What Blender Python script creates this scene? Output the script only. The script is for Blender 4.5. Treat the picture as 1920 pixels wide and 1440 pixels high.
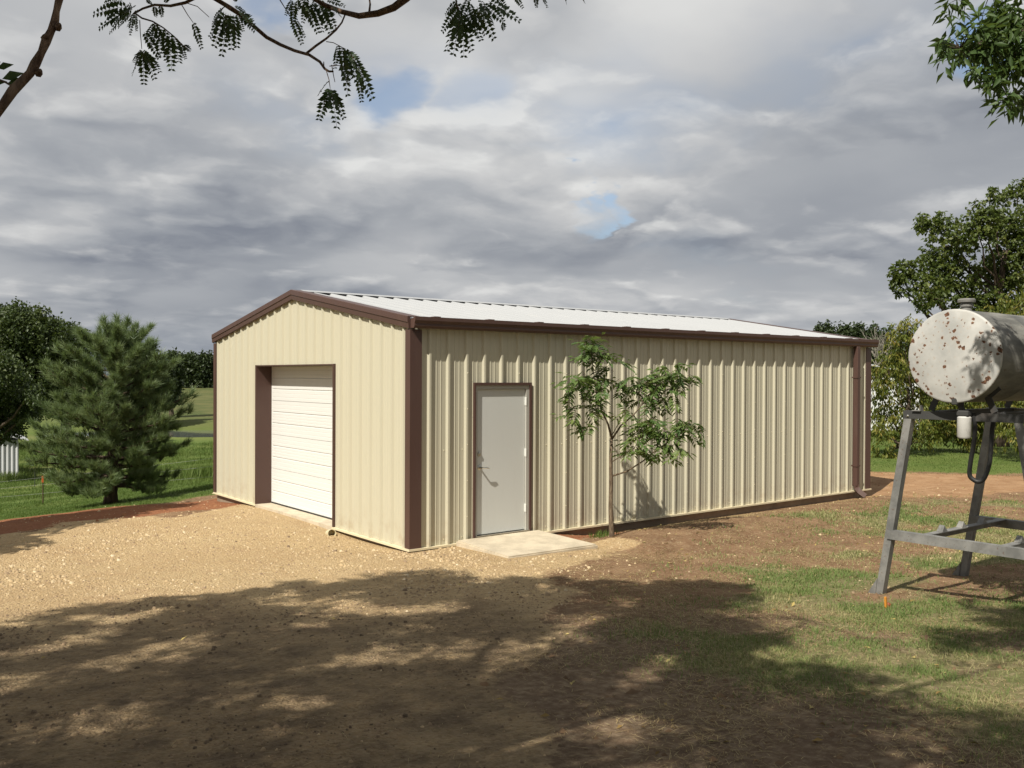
import bpy, bmesh, math, random
import numpy as np
from mathutils import Vector, Matrix

for o in list(bpy.data.objects): bpy.data.objects.remove(o)
scene = bpy.context.scene
COL = scene.collection
random.seed(7)
RNG = np.random.default_rng(11)

# ------------------------------------------------------------------ camera
F_PX, YAW, PITCH, ROLL = 1696.76, 0.9104, -0.0088, 0.0045
CAM = np.array([-6.3371, -10.3553, 2.3123])
def cam_axes():
    f = np.array([math.cos(YAW)*math.cos(PITCH), math.sin(YAW)*math.cos(PITCH), math.sin(PITCH)])
    r = np.array([math.sin(YAW), -math.cos(YAW), 0.0]); u = np.cross(r, f)
    return r*math.cos(ROLL)+u*math.sin(ROLL), -r*math.sin(ROLL)+u*math.cos(ROLL), f
CR, CU, CF = cam_axes()
cd = bpy.data.cameras.new('camera'); cam = bpy.data.objects.new('camera', cd); COL.objects.link(cam)
cam.matrix_world = Matrix([[CR[0], CU[0], -CF[0], CAM[0]], [CR[1], CU[1], -CF[1], CAM[1]], [CR[2], CU[2], -CF[2], CAM[2]], [0, 0, 0, 1]])
cd.sensor_width = 36; cd.lens = F_PX/1920*36; cd.clip_start = 0.05; cd.clip_end = 6000
scene.camera = cam
scene.render.resolution_x, scene.render.resolution_y = 1024, 768

# ------------------------------------------------------------------ light
SUN = np.array([-2.8, -1.0, 3.35]); SUN /= np.linalg.norm(SUN)
sl = bpy.data.lights.new('sun', 'SUN'); sl.energy = 5.0; sl.angle = math.radians(0.53); sl.color = (1.0, 0.945, 0.84)
so = bpy.data.objects.new('sun', sl); COL.objects.link(so)
so.rotation_euler = Vector(SUN).to_track_quat('Z', 'Y').to_euler(); so.location = (-20, -10, 30)

world = bpy.data.worlds.new('World'); scene.world = world; world.use_nodes = True
SKY_TONE = 0.66
def build_world():
    nt = world.node_tree; N = nt.nodes; L = nt.links; N.clear()
    def node(t, **k):
        n = N.new(t)
        for a, b in k.items(): setattr(n, a, b)
        return n
    def put(s, v):
        if isinstance(v, (int, float, tuple, list)): s.default_value = v
        else: L.new(v, s)
    def m(op, a, b=0.0, c=0.0, clamp=False):
        n = node('ShaderNodeMath', operation=op, use_clamp=clamp); put(n.inputs[0], a); put(n.inputs[1], b); put(n.inputs[2], c); return n.outputs[0]
    def vm(op, a, b=(0, 0, 0)):
        n = node('ShaderNodeVectorMath', operation=op); put(n.inputs[0], a); put(n.inputs[1], b)
        return n.outputs['Value'] if op == 'DOT_PRODUCT' else n.outputs[0]
    def noise(v, scale, detail=7, rough=.55, dist=0.0):
        n = node('ShaderNodeTexNoise'); L.new(v, n.inputs['Vector']); n.inputs['Scale'].default_value = scale
        n.inputs['Detail'].default_value = detail; n.inputs['Roughness'].default_value = rough; n.inputs['Distortion'].default_value = dist
        return n
    def smooth(v, a, b):
        n = node('ShaderNodeMapRange', interpolation_type='SMOOTHSTEP'); put(n.inputs[0], v); n.inputs[1].default_value = a; n.inputs[2].default_value = b; return n.outputs[0]
    def mix(f, a, b):
        n = node('ShaderNodeMix', data_type='RGBA'); put(n.inputs[0], f); put(n.inputs[6], a); put(n.inputs[7], b); return n.outputs[2]
    tc = node('ShaderNodeTexCoord').outputs['Generated']
    sep = node('ShaderNodeSeparateXYZ'); L.new(tc, sep.inputs[0])
    z = m('MAXIMUM', sep.outputs[2], 0.0)
    den = m('ADD', z, 0.20)
    cv = node('ShaderNodeCombineXYZ'); L.new(m('DIVIDE', sep.outputs[0], den), cv.inputs[0]); L.new(m('DIVIDE', sep.outputs[1], den), cv.inputs[1])
    cv.inputs[2].default_value = 3.7
    p = cv.outputs[0]                                   # a flat cloud deck seen in perspective
    sky = node('ShaderNodeTexSky', sky_type='NISHITA'); sky.sun_disc = False
    sky.sun_elevation = math.asin(SUN[2]); sky.sun_rotation = math.atan2(SUN[0], SUN[1]); sky.air_density = 1.0; sky.dust_density = .6
    ss = node('ShaderNodeVectorMath', operation='SCALE'); L.new(sky.outputs[0], ss.inputs[0]); ss.inputs['Scale'].default_value = 0.10/SKY_TONE; SKYSCALED = ss.outputs[0]
    w = noise(p, 2.2, 5, .55)
    ws = vm('SCALE', vm('SUBTRACT', w.outputs['Color'], (.5, .5, .5))); ws.node.inputs['Scale'].default_value = 0.34
    pw = vm('ADD', p, ws)
    big = noise(vm('ADD', p, (5.5, 8.8, 0)), 0.62, 2, .5).outputs[0]
    wg = vm('SCALE', vm('SUBTRACT', w.outputs['Color'], (.5, .5, .5))); wg.node.inputs['Scale'].default_value = .17
    tw_ = vm('NORMALIZE', vm('ADD', tc, wg))
    gaps = None                                         # openings in the deck, fixed in the sky
    for (px, py, rad, amt) in [(765, 205, .048, .48), (1075, 386, .020, .9), (1105, 384, .020, .9), (1135, 381, .020, .9), (480, 8, .045, .9), (1840, 50, .045, .9), (890, 180, .05, .25)]:
        d = CF + CR*(px-960)/F_PX - CU*(py-720)/F_PX; d = d/np.linalg.norm(d)
        g = m('MULTIPLY', smooth(vm('DOT_PRODUCT', tw_, tuple(d)), math.cos(rad), 1.0-(1-math.cos(rad))*.05), amt)
        gaps = g if gaps is None else m('MAXIMUM', gaps, g)
    def ramp(v, cols):
        q = node('ShaderNodeValToRGB'); L.new(v, q.inputs[0]); e = q.color_ramp.elements
        e[0].color = cols[0]+(1,); e[1].color = cols[-1]+(1,)
        for k, c in enumerate(cols[1:-1]): e.new((k+1)/(len(cols)-1)).color = c+(1,)
        return q.outputs[0]
    TONES = [(.245, .27, .325), (.36, .385, .43), (.50, .52, .55), (.70, .705, .71), (.95, .95, .93)]
    hi = m('ADD', m('MULTIPLY', smooth(z, .05, .40), .15), .03)
    # high thin deck behind
    v0 = noise(pw, 0.9, 4, .5).outputs[0]
    base = ramp(m('ADD', m('ADD', m('MULTIPLY', m('SUBTRACT', .5, big), 1.25), m('MULTIPLY', m('SUBTRACT', v0, .5), .9)), m('ADD', hi, .46), clamp=True), TONES)
    veil = smooth(m('SUBTRACT', m('ADD', v0, m('MULTIPLY', m('SUBTRACT', big, .5), .4)), m('MULTIPLY', gaps, .36)), .02, .46)
    veil = m('MAXIMUM', veil, smooth(z, .18, .06))
    base = mix(m('SUBTRACT', 1.0, veil), base, SKYSCALED)
    # two decks of cumulus, each with lit tops and grey bases
    for (off, sc_, up, lo, hi_, kk, op) in [((0, 0, 0), 1.25, .14, .42, .57, 3.5, .9), ((3.1, 7.7, 1.3), 2.5, .08, .46, .61, 3.0, .68)]:
        q0 = vm('ADD', pw, off); a = noise(q0, sc_, 7, .50).outputs[0]; b = noise(vm('ADD', q0, (-.78*up, -.62*up, 0)), sc_, 3, .45).outputs[0]
        dens = m('SUBTRACT', m('ADD', a, m('MULTIPLY', m('SUBTRACT', big, .5), .22)), m('MULTIPLY', gaps, .16))
        mask = m('MULTIPLY', smooth(dens, lo, hi_), op)
        sh = m('ADD', m('MULTIPLY', m('SUBTRACT', a, b), kk), m('ADD', m('MULTIPLY', m('SUBTRACT', .5, big), 1.2), m('ADD', hi, .42)), clamp=True)
        base = mix(mask, base, ramp(sh, TONES))
    cloud = mix(smooth(z, .07, .0), base, (.36, .395, .45, 1))
    sc = node('ShaderNodeVectorMath', operation='SCALE'); L.new(cloud, sc.inputs[0]); sc.inputs['Scale'].default_value = SKY_TONE/0.10
    col = sc.outputs[0]
    bg = node('ShaderNodeBackground'); L.new(col, bg.inputs[0]); bg.inputs[1].default_value = 0.10
    out = node('ShaderNodeOutputWorld'); L.new(bg.outputs[0], out.inputs[0])
build_world()
vs = scene.view_settings; vs.view_transform = 'Standard'; vs.look = 'None'; vs.exposure = 0.32; vs.gamma = 1.0; vs.use_curve_mapping = False

# ------------------------------------------------------------------ helpers
def ray(px, py): return CF + CR*(px-960)/F_PX - CU*(py-720)/F_PX
def at(px, py, t): return CAM + ray(px, py)*t
def on_x(px, py, X): d = ray(px, py); return CAM + d*(X-CAM[0])/d[0]
def on_y(px, py, Y): d = ray(px, py); return CAM + d*(Y-CAM[1])/d[1]
def project(P):
    d = np.atleast_2d(P)-CAM; t = d@CF; tt = np.where(np.abs(t) < 1e-6, 1e-6, t)
    return 960+F_PX*(d@CR)/tt, 720-F_PX*(d@CU)/tt, t
def in_frame(P, mg=40):
    x, y, t = project(P); return (t > .05) & (x > -mg) & (x < 1920+mg) & (y > -mg) & (y < 1440+mg)

def hash2(i, j, s):
    h = (i*374761393 + j*668265263 + s*1442695041) & 0xffffffff
    h = ((h ^ (h >> 13))*1274126177) & 0xffffffff
    return ((h ^ (h >> 16)) & 0xffff)/65535.0
def vnoise(x, y, s=0):
    x = np.asarray(x, float); y = np.asarray(y, float)
    i = np.floor(x).astype(np.int64); j = np.floor(y).astype(np.int64); fx = x-i; fy = y-j
    fx = fx*fx*(3-2*fx); fy = fy*fy*(3-2*fy)
    a = hash2(i, j, s); b = hash2(i+1, j, s); c = hash2(i, j+1, s); d = hash2(i+1, j+1, s)
    return (a*(1-fx)+b*fx)*(1-fy)+(c*(1-fx)+d*fx)*fy
def fbm(x, y, s=0, o=4):
    r = 0; a = .5; t = 0
    for k in range(o): r = r+a*vnoise(x*2**k, y*2**k, s+k*17); t += a; a *= .5
    return r/t
def sstep(v, a, b): t = np.clip((v-a)/(b-a), 0, 1); return t*t*(3-2*t)
def splus(x, k=2.0): return np.log1p(np.exp(np.clip(x*k, -40, 40)))/k

def terrain(x, y, micro=True):
    x = np.asarray(x, float); y = np.asarray(y, float)
    s = -.52*x-.85*y-1.25
    z = .072*np.minimum(splus(s, 1.2), 16)
    # shallow swale along the long wall, fill a little low at the far front corner
    wall = np.exp(-(np.maximum(-y, 0)/.5)**2)*sstep(x, 2.1, 3.4)*sstep(x, 16, 11.5)*(y < 3)
    z = z-.13*wall
    z = z+.09*sstep(x, 2.2, 2.75)*np.exp(-((y+1.45)/.75)**2)*sstep(x, 9, 5)
    z = z-.10*np.exp(-((x+.2)/1.0)**2-((y-7.2)/1.3)**2)
    z = z-.055*np.exp(-((x+.1)/.9)**2-((y-1.2)/1.3)**2)*1.0-.035
    q = -.53*x+.85*y-6.5
    d = (x-CAM[0])*CF[0]+(y-CAM[1])*CF[1]
    lat = (x-CAM[0])*CR[0]+(y-CAM[1])*CR[1]
    drop = -5.2*(1-np.exp(-splus(q, 1.5)/31))*(1-sstep(d, 100, 205))
    z = z+drop
    z = z-1.1*np.exp(-((lat+30)/18)**4-((d-89.5)/8.5)**4)
    far = sstep(np.abs(d), 20, 120)
    z = z+far*.8*(fbm(x/38, y/38, 5, 3)-.5)*sstep(q, -5, 20)
    if micro:
        yr = 3.7-.045*(x+.5)**2; on = sstep(x, -.5, -1.4)*sstep(x, -11, -8)
        for o_ in (-.75, .75): z = z-.022*on*np.exp(-((y-yr-o_)/.13)**2)+.010*on*np.exp(-((np.abs(y-yr-o_)-.24)/.09)**2)
        near = sstep(np.hypot(x-CAM[0], y-CAM[1]), 60, 25)
        z = z+near*(.07*(fbm(x*.45, y*.45, 21, 3)-.5)+.022*(fbm(x*2.6, y*2.6, 31, 3)-.5))*sstep(np.hypot(np.maximum(np.abs(x-5.5)-5.6, 0), np.maximum(np.abs(y-3.6)-3.7, 0)), .0, .8)
    return z
def gz(x, y): return float(terrain(x, y))
def on_ground(px, py):
    lo = 1.0; d = ray(px, py); t = 1.0
    while t < 400:
        P = CAM+d*t
        if P[2] < gz(P[0], P[1]): break
        lo = t; t += .03*t
    hi = t
    for _ in range(30):
        mid = (lo+hi)/2; P = CAM+d*mid
        if P[2] < gz(P[0], P[1]): hi = mid
        else: lo = mid
    P = CAM+d*hi; return P, hi

ORG = {}
def link(o, parent=None):
    COL.objects.link(o)
    if parent is not None: o.parent = parent
    return o
def tag(o, label=None, cat=None, group=None, kind=None):
    if label: o['label'] = label
    if cat: o['category'] = cat
    if group: o['group'] = group
    if kind: o['kind'] = kind
    return o
def thing(name, loc, label, cat, group=None):
    o = bpy.data.objects.new(name, None); o.empty_display_size = .2; link(o); o.location = Vector([float(v) for v in loc])
    ORG[o.name] = np.array(loc, float); tag(o, label, cat, group); return o
def mesh_obj(name, V, Fc, mat, parent=None, smooth=False, attr=None, origin=None):
    """V (n,3) world coordinates; Fc list or array of faces; stored relative to the parent's (or own) base point"""
    V = np.asarray(V, np.float32).reshape(-1, 3)
    if parent is not None: org = ORG[parent.name]
    elif origin is not None: org = np.array(origin, float)
    else: org = np.zeros(3)
    V = V-org.astype(np.float32)
    me = bpy.data.meshes.new(name)
    if isinstance(Fc, np.ndarray):
        n, k = Fc.shape
        me.vertices.add(len(V)); me.vertices.foreach_set('co', V.ravel())
        me.loops.add(n*k); me.loops.foreach_set('vertex_index', Fc.ravel().astype(np.int32))
        me.polygons.add(n); me.polygons.foreach_set('loop_start', np.arange(0, n*k, k, dtype=np.int32))
        me.polygons.foreach_set('loop_total', np.full(n, k, np.int32))
        me.update(calc_edges=True)
    else:
        me.from_pydata(V.tolist(), [], Fc); me.update()
    if smooth: me.polygons.foreach_set('use_smooth', np.ones(len(me.polygons), bool))
    if attr:
        for an, av in attr.items():
            a = me.attributes.new(an, 'FLOAT', 'POINT'); a.data.foreach_set('value', np.asarray(av, np.float32))
    if mat is not None: me.materials.append(mat)
    o = bpy.data.objects.new(name, me); link(o, parent); ORG[o.name] = org
    if parent is None and origin is not None: o.location = Vector([float(v) for v in org])
    return o

class MB:
    def __init__(s): s.v = []; s.f = []
    def add(s, V, Fc):
        n = len(s.v); s.v += [tuple(float(c) for c in p) for p in V]; s.f += [tuple(n+i for i in q) for q in Fc]; return s
    def box(s, x0, x1, y0, y1, z0, z1):
        V = [(x, y, z) for z in (z0, z1) for y in (y0, y1) for x in (x0, x1)]
        return s.add(V, [(0, 2, 3, 1), (4, 5, 7, 6), (0, 1, 5, 4), (2, 6, 7, 3), (0, 4, 6, 2), (1, 3, 7, 5)])
    def bbox(s, x0, x1, y0, y1, z0, z1, b=.004):
        """box with chamfered edges"""
        bm = bmesh.new(); bmesh.ops.create_cube(bm, size=1)
        for v in bm.verts: v.co = Vector(((x0+x1)/2+v.co.x*(x1-x0), (y0+y1)/2+v.co.y*(y1-y0), (z0+z1)/2+v.co.z*(z1-z0)))
        bmesh.ops.bevel(bm, geom=bm.edges[:], offset=min(b, .4*min(x1-x0, y1-y0, z1-z0)), segments=1, affect='EDGES')
        bm.verts.index_update(); s.add([v.co[:] for v in bm.verts], [[v.index for v in f.verts] for f in bm.faces]); bm.free(); return s
    def beam(s, A, B, w, h, up=(0, 0, 1), prof=None):
        A = np.array(A, float); B = np.array(B, float); d = B-A; d /= np.linalg.norm(d)
        sd = np.cross(d, up); sd /= np.linalg.norm(sd); u = np.cross(sd, d)
        pr = prof or [(-w/2, -h/2), (w/2, -h/2), (w/2, h/2), (-w/2, h/2)]
        k = len(pr); V = [P+sd*a+u*b for P in (A, B) for a, b in pr]
        return s.add(V, [tuple(range(k))[::-1], tuple(range(k, 2*k))]+[(i, (i+1) % k, k+(i+1) % k, k+i) for i in range(k)])
    def tube(s, path, rad, n=8, caps=True):
        P = np.array(path, float); R = np.broadcast_to(np.array(rad, float), (len(P),)); k = len(P)
        T = np.gradient(P, axis=0); T /= np.linalg.norm(T, axis=1)[:, None]+1e-9
        ref = np.array([0, 0, 1.]) if abs(T[0][2]) < .9 else np.array([1., 0, 0])
        V = []; u = np.cross(T[0], ref); u /= np.linalg.norm(u)
        for i in range(k):
            u = u-T[i]*(u@T[i]); u /= np.linalg.norm(u)+1e-9; w = np.cross(T[i], u)
            for j in range(n):
                a = 2*math.pi*j/n; V.append(P[i]+R[i]*(u*math.cos(a)+w*math.sin(a)))
        Fc = [(i*n+j, i*n+(j+1) % n, (i+1)*n+(j+1) % n, (i+1)*n+j) for i in range(k-1) for j in range(n)]
        if caps: Fc += [tuple(range(n))[::-1], tuple(range((k-1)*n, k*n))]
        return s.add(V, Fc)
    def lathe(s, C, axis, prof, n=24):
        """prof: list of (distance along axis, radius)"""
        axis = np.array(axis, float); axis /= np.linalg.norm(axis); C = np.array(C, float)
        ref = np.array([0, 0, 1.]) if abs(axis[2]) < .9 else np.array([1., 0, 0]); u = np.cross(axis, ref); u /= np.linalg.norm(u); w = np.cross(axis, u)
        V = [C+axis*h+r*(u*math.cos(2*math.pi*j/n)+w*math.sin(2*math.pi*j/n)) for h, r in prof for j in range(n)]
        k = len(prof)
        Fc = [(i*n+j, i*n+(j+1) % n, (i+1)*n+(j+1) % n, (i+1)*n+j) for i in range(k-1) for j in range(n)]
        Fc += [tuple(range(n))[::-1], tuple(range((k-1)*n, k*n))]
        return s.add(V, Fc)
    def build(s, name, mat, parent=None, smooth=False, origin=None):
        return mesh_obj(name, np.array(s.v), s.f, mat, parent, smooth, None, origin)
def angle_smooth(o, deg=35):
    o.data.polygons.foreach_set('use_smooth', np.ones(len(o.data.polygons), bool))
    try: o.data.set_sharp_from_angle(angle=math.radians(deg))
    except Exception: pass
    return o

# ------------------------------------------------------------------ materials
def srgb(r, g, b):
    f = lambda c: (c/255/12.92) if c/255 <= .04045 else ((c/255+.055)/1.055)**2.4
    return (f(r), f(g), f(b), 1)
class NT:
    def __init__(s, name):
        s.m = bpy.data.materials.new(name); s.m.use_nodes = True; s.t = s.m.node_tree; s.N = s.t.nodes; s.L = s.t.links
        s.b = s.N['Principled BSDF']; s.out = s.N['Material Output']
    def put(s, k, v):
        if isinstance(v, (int, float, tuple, list)): k.default_value = v
        else: s.L.new(v, k)
    def n(s, t, **k):
        q = s.N.new(t)
        for a, b in k.items(): setattr(q, a, b)
        return q
    def obj(s): return s.n('ShaderNodeTexCoord').outputs['Object']
    def pos(s): return s.n('ShaderNodeNewGeometry').outputs['Position']
    def noise(s, v, scale, detail=4, rough=.55):
        q = s.n('ShaderNodeTexNoise'); s.L.new(v, q.inputs['Vector']); q.inputs['Scale'].default_value = scale; q.inputs['Detail'].default_value = detail; q.inputs['Roughness'].default_value = rough; return q.outputs[0]
    def vor(s, v, scale, out='Distance', rnd=1.0):
        q = s.n('ShaderNodeTexVoronoi'); s.L.new(v, q.inputs['Vector']); q.inputs['Scale'].default_value = scale; q.inputs['Randomness'].default_value = rnd; return q.outputs[out]
    def scale(s, v, xyz):
        q = s.n('ShaderNodeMapping'); s.L.new(v, q.inputs[0]); q.inputs['Scale'].default_value = xyz; return q.outputs[0]
    def math(s, op, a, b=0.0, clamp=False):
        q = s.n('ShaderNodeMath', operation=op, use_clamp=clamp); s.put(q.inputs[0], a); s.put(q.inputs[1], b); return q.outputs[0]
    def rng(s, v, a, b, c=0.0, d=1.0):
        q = s.n('ShaderNodeMapRange', interpolation_type='SMOOTHSTEP'); s.put(q.inputs[0], v); q.inputs[1].default_value = a; q.inputs[2].default_value = b; q.inputs[3].default_value = c; q.inputs[4].default_value = d; return q.outputs[0]
    def mix(s, f, a, b, blend='MIX'):
        q = s.n('ShaderNodeMix', data_type='RGBA', blend_type=blend); s.put(q.inputs[0], f); s.put(q.inputs[6], a); s.put(q.inputs[7], b); return q.outputs[2]
    def attr(s, name): return s.n('ShaderNodeAttribute', attribute_name=name).outputs['Fac']
    def bump(s, h, strength=.3, dist=.01):
        q = s.n('ShaderNodeBump'); s.put(q.inputs['Height'], h); q.inputs['Strength'].default_value = strength; q.inputs['Distance'].default_value = dist; s.L.new(q.outputs[0], s.b.inputs['Normal']); return q
    def set(s, **k):
        for a, v in k.items(): s.put(s.b.inputs[{'color': 'Base Color', 'rough': 'Roughness', 'metal': 'Metallic', 'spec': 'Specular IOR Level'}[a]], v)
        return s.m

def painted(name, col, rough=.45, dirt=(.25, .18, .12), amt=.10, streak=True, spec=.4):
    k = NT(name); v = k.pos()
    a = k.noise(k.scale(v, (3, 3, .5)) if streak else v, 2.2, 6, .6)
    c = k.mix(k.rng(a, .5, .85, 0, amt), col, dirt+(1,))
    b = k.noise(v, .7, 3)
    c = k.mix(k.rng(b, .3, .7, 0, .07), c, tuple(x*.75 for x in col[:3])+(1,))
    k.bump(k.noise(v, 1.6, 3), .06, .02)
    return k.set(color=c, rough=k.rng(a, .3, .7, rough-.06, rough+.1), spec=spec)
def splash_panel(name, col):
    """painted steel panel with soil splashed up along its foot and faint oil-canning"""
    k = NT(name); v = k.pos()
    sepn = k.n('ShaderNodeSeparateXYZ'); k.L.new(v, sepn.inputs[0])
    n = k.noise(v, 6, 6, .65)
    foot = k.math('MULTIPLY', k.rng(sepn.outputs[2], .55, .0), k.rng(n, .42, .75))
    c = k.mix(k.math('MULTIPLY', foot, .35), col, (.30, .19, .10, 1))
    st = k.noise(k.scale(v, (5, 5, .35)), 2.0, 5, .6)
    c = k.mix(k.rng(st, .55, .9, 0, .16), c, tuple(x*.6 for x in col[:3])+(1,))
    k.bump(k.noise(k.scale(v, (1, 1, .6)), 1.3, 2), .12, .03)
    return k.set(color=c, rough=k.rng(st, .3, .8, .38, .55), spec=.4)

M = {}
M['cream'] = splash_panel('cream_steel', (.500, .470, .358, 1))
M['creamtrim'] = painted('cream_trim', (.68, .60, .41, 1))
M['brown'] = painted('brown_trim', (.082, .045, .036, 1), .42, (.2, .15, .11), .12)
M['white_roof'] = painted('white_roof_steel', (.37, .378, .385, 1), .34, (.5, .47, .42), .15, False)
M['white_door'] = painted('white_door_steel', (.67, .665, .64, 1), .5, (.45, .38, .28), .08)
M['grey_door'] = painted('grey_door_paint', (.555, .565, .54, 1), .5, (.3, .25, .2), .10)
M['grey_frame'] = painted('grey_frame_paint', (.40, .39, .35, 1), .5)
M['hinge'] = painted('bright_steel', (.62, .62, .58, 1), .35)
def metal(name, col, rough=.3):
    k = NT(name); return k.set(color=k.mix(k.rng(k.noise(k.pos(), 20, 3), .4, .7), col, tuple(x*.7 for x in col[:3])+(1,)), rough=rough, metal=1.0)
M['chrome'] = metal('satin_nickel', (.62, .60, .55, 1), .28)
M['screw'] = painted('screw_head', (.60, .53, .36, 1), .35, streak=False)
M['rubber'] = painted('black_rubber', (.018, .018, .018, 1), .5, (.1, .09, .07), .25, False)
def concrete(name, col):
    k = NT(name); v = k.pos(); a = k.noise(v, 3, 8, .65); b = k.noise(v, 45, 4, .6)
    c = k.mix(k.rng(a, .35, .7), col, tuple(x*.72 for x in col[:3])+(1,)); c = k.mix(k.rng(b, .3, .8, 0, .3), c, (.32, .25, .17, 1))
    k.bump(k.math('ADD', b, k.math('MULTIPLY', a, .6)), .25, .006); return k.set(color=c, rough=.88, spec=.25)
M['pad'] = concrete('pale_concrete', (.60, .52, .39, 1))
M['found'] = concrete('foundation_concrete', (.30, .235, .17, 1))
M['pvc'] = painted('pvc_plastic', (.62, .55, .36, 1), .4, streak=False)
M['bark'] = None
def bark(name, c1, c2, sc=14):
    k = NT(name); v = k.scale(k.obj(), (1, 1, .28)); a = k.noise(v, sc, 6, .65); c = k.mix(k.rng(a, .35, .68), c1, c2)
    lich = k.rng(k.noise(k.obj(), 5, 4), .58, .72, 0, .35); c = k.mix(lich, c, (.22, .21, .17, 1)); k.bump(a, .6, .02); return k.set(color=c, rough=.92, spec=.15)
M['bark'] = bark('rough_bark', (.035, .025, .018, 1), (.13, .10, .075, 1))
M['bark_pine'] = bark('pine_bark', (.03, .02, .015, 1), (.12, .085, .06, 1))
M['bark_sap'] = bark('sapling_bark', (.085, .06, .04, 1), (.20, .155, .105, 1), 40)
M['bark_twig'] = bark('twig_bark', (.05, .03, .02, 1), (.19, .125, .085, 1), 60)
def leafmat(name, cols, trans=.30, rough=.5, spec=.35):
    k = NT(name); r = k.attr('rnd'); q = k.n('ShaderNodeValToRGB'); k.L.new(r, q.inputs[0]); e = q.color_ramp.elements
    e[0].color = cols[0]+(1,); e[0].position = 0; e[1].color = cols[-1]+(1,); e[1].position = 1
    for i, c in enumerate(cols[1:-1]): z = e.new((i+1)/(len(cols)-1)); z.color = c+(1,)
    k.set(color=q.outputs[0], rough=rough, spec=spec)
    tr = k.n('ShaderNodeBsdfTranslucent'); k.L.new(k.mix(.5, q.outputs[0], (.16, .22, .03, 1)), tr.inputs[0])
    ms = k.n('ShaderNodeMixShader'); ms.inputs[0].default_value = trans; k.L.new(k.b.outputs[0], ms.inputs[1]); k.L.new(tr.outputs[0], ms.inputs[2]); k.L.new(ms.outputs[0], k.out.inputs[0])
    return k.m
M['lf_locust'] = leafmat('locust_leaf', [(.02, .042, .013), (.03, .06, .018), (.045, .08, .025)], .15)
M['lf_pecan'] = leafmat('pecan_leaf', [(.035, .065, .02), (.06, .105, .028), (.10, .15, .045)], .35)
M['lf_oak'] = leafmat('oak_leaf', [(.026, .042, .014), (.045, .068, .02), (.08, .10, .03)], .2)
M['lf_far'] = leafmat('distant_leaf', [(.022, .036, .014), (.034, .052, .018), (.05, .07, .024)], .12)
M['lf_orchard'] = leafmat('orchard_leaf', [(.065, .09, .015), (.11, .14, .024), (.18, .18, .03), (.26, .19, .04)], .36)
M['lf_right'] = leafmat('broad_leaf', [(.045, .07, .018), (.08, .11, .024), (.13, .145, .03)], .32)
M['lf_sap'] = leafmat('sapling_leaf', [(.06, .115, .035), (.11, .175, .05), (.20, .25, .075)], .38, .36, .5)
M['needle'] = leafmat('pine_needle', [(.10, .15, .068), (.165, .225, .10), (.235, .295, .14)], .42, .45)
M['grass'] = leafmat('grass_blade', [(.10, .175, .045), (.155, .22, .065), (.26, .265, .11), (.44, .38, .20)], .32, .6, .2)
M['fgrass'] = leafmat('field_grass_blade', [(.06, .105, .02), (.095, .145, .03), (.15, .19, .05)], .25, .6, .2)
M['straw'] = leafmat('dry_straw', [(.24, .17, .08), (.36, .27, .13), (.46, .37, .20)], .15, .7, .2)
M['fallen'] = leafmat('fallen_leaf', [(.12, .07, .03), (.30, .20, .07), (.46, .36, .13), (.34, .28, .12)], .15, .7, .2)

# ------------------------------------------------------------------ ground
def poly_sd(x, y, poly):
    """signed distance, positive inside"""
    x = np.asarray(x, float); y = np.asarray(y, float); d = np.full(x.shape, 1e9); ins = np.zeros(x.shape, bool)
    n = len(poly)
    for i in range(n):
        ax, ay = poly[i]; bx, by = poly[(i+1) % n]; ex, ey = bx-ax, by-ay
        t = np.clip(((x-ax)*ex+(y-ay)*ey)/(ex*ex+ey*ey), 0, 1)
        d = np.minimum(d, np.hypot(x-ax-t*ex, y-ay-t*ey))
        c = ((ay > y) != (by > y)) & (x < (bx-ax)*(y-ay)/((by-ay) if abs(by-ay) > 1e-9 else 1e-9)+ax); ins ^= c
    return np.where(ins, d, -d)
GRAVEL = [(.3, 5.9), (-.14, 5.7), (-1.33, 5.55), (-2.48, 5.44), (-4.04, 5.25), (-14, 3), (-16, -14), (-3.8, -14), (-3.5, -7.6), (-2.9, -6.3), (-1.9, -5.0), (-1.0, -3.8), (.2, -2.5), (1.7, -1.9), (2.4, -1.6), (2.4, -1.1), (.9, -1.1), (.9, .2), (.3, .2)]
RED = [(.3, 5.6), (-1.33, 5.4), (-2.48, 5.3), (-4.04, 5.1), (-14, 2.8), (-14, 9), (-3.2, 10.7), (-1.96, 9.4), (-.91, 7.9), (.1, 7.95), (.6, 7.6)]
ORANGE = [(10.7, -1.0), (11.2, .1), (11.3, 2.8), (14.4, 2.1), (16.5, -.6), (30, -3), (30, -5), (17, -3.1), (11.5, -1.9)]
LAWN = [(9.5, -1.3), (12, -2.3), (30, -4.5), (30, -16), (-1.4, -14), (-1.5, -8.6), (-1.7, -7.8), (-1.6, -7.1), (-1.7, -6.1), (-.6, -5.4), (.7, -4.8), (2.7, -3.2), (5, -2.1), (7.5, -1.6)]
ORCHARD = [(11.6, 3.4), (14.4, 2.1), (16.6, -.5), (30, -3.2), (90, -10), (140, 40), (60, 80), (14, 30)]
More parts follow.
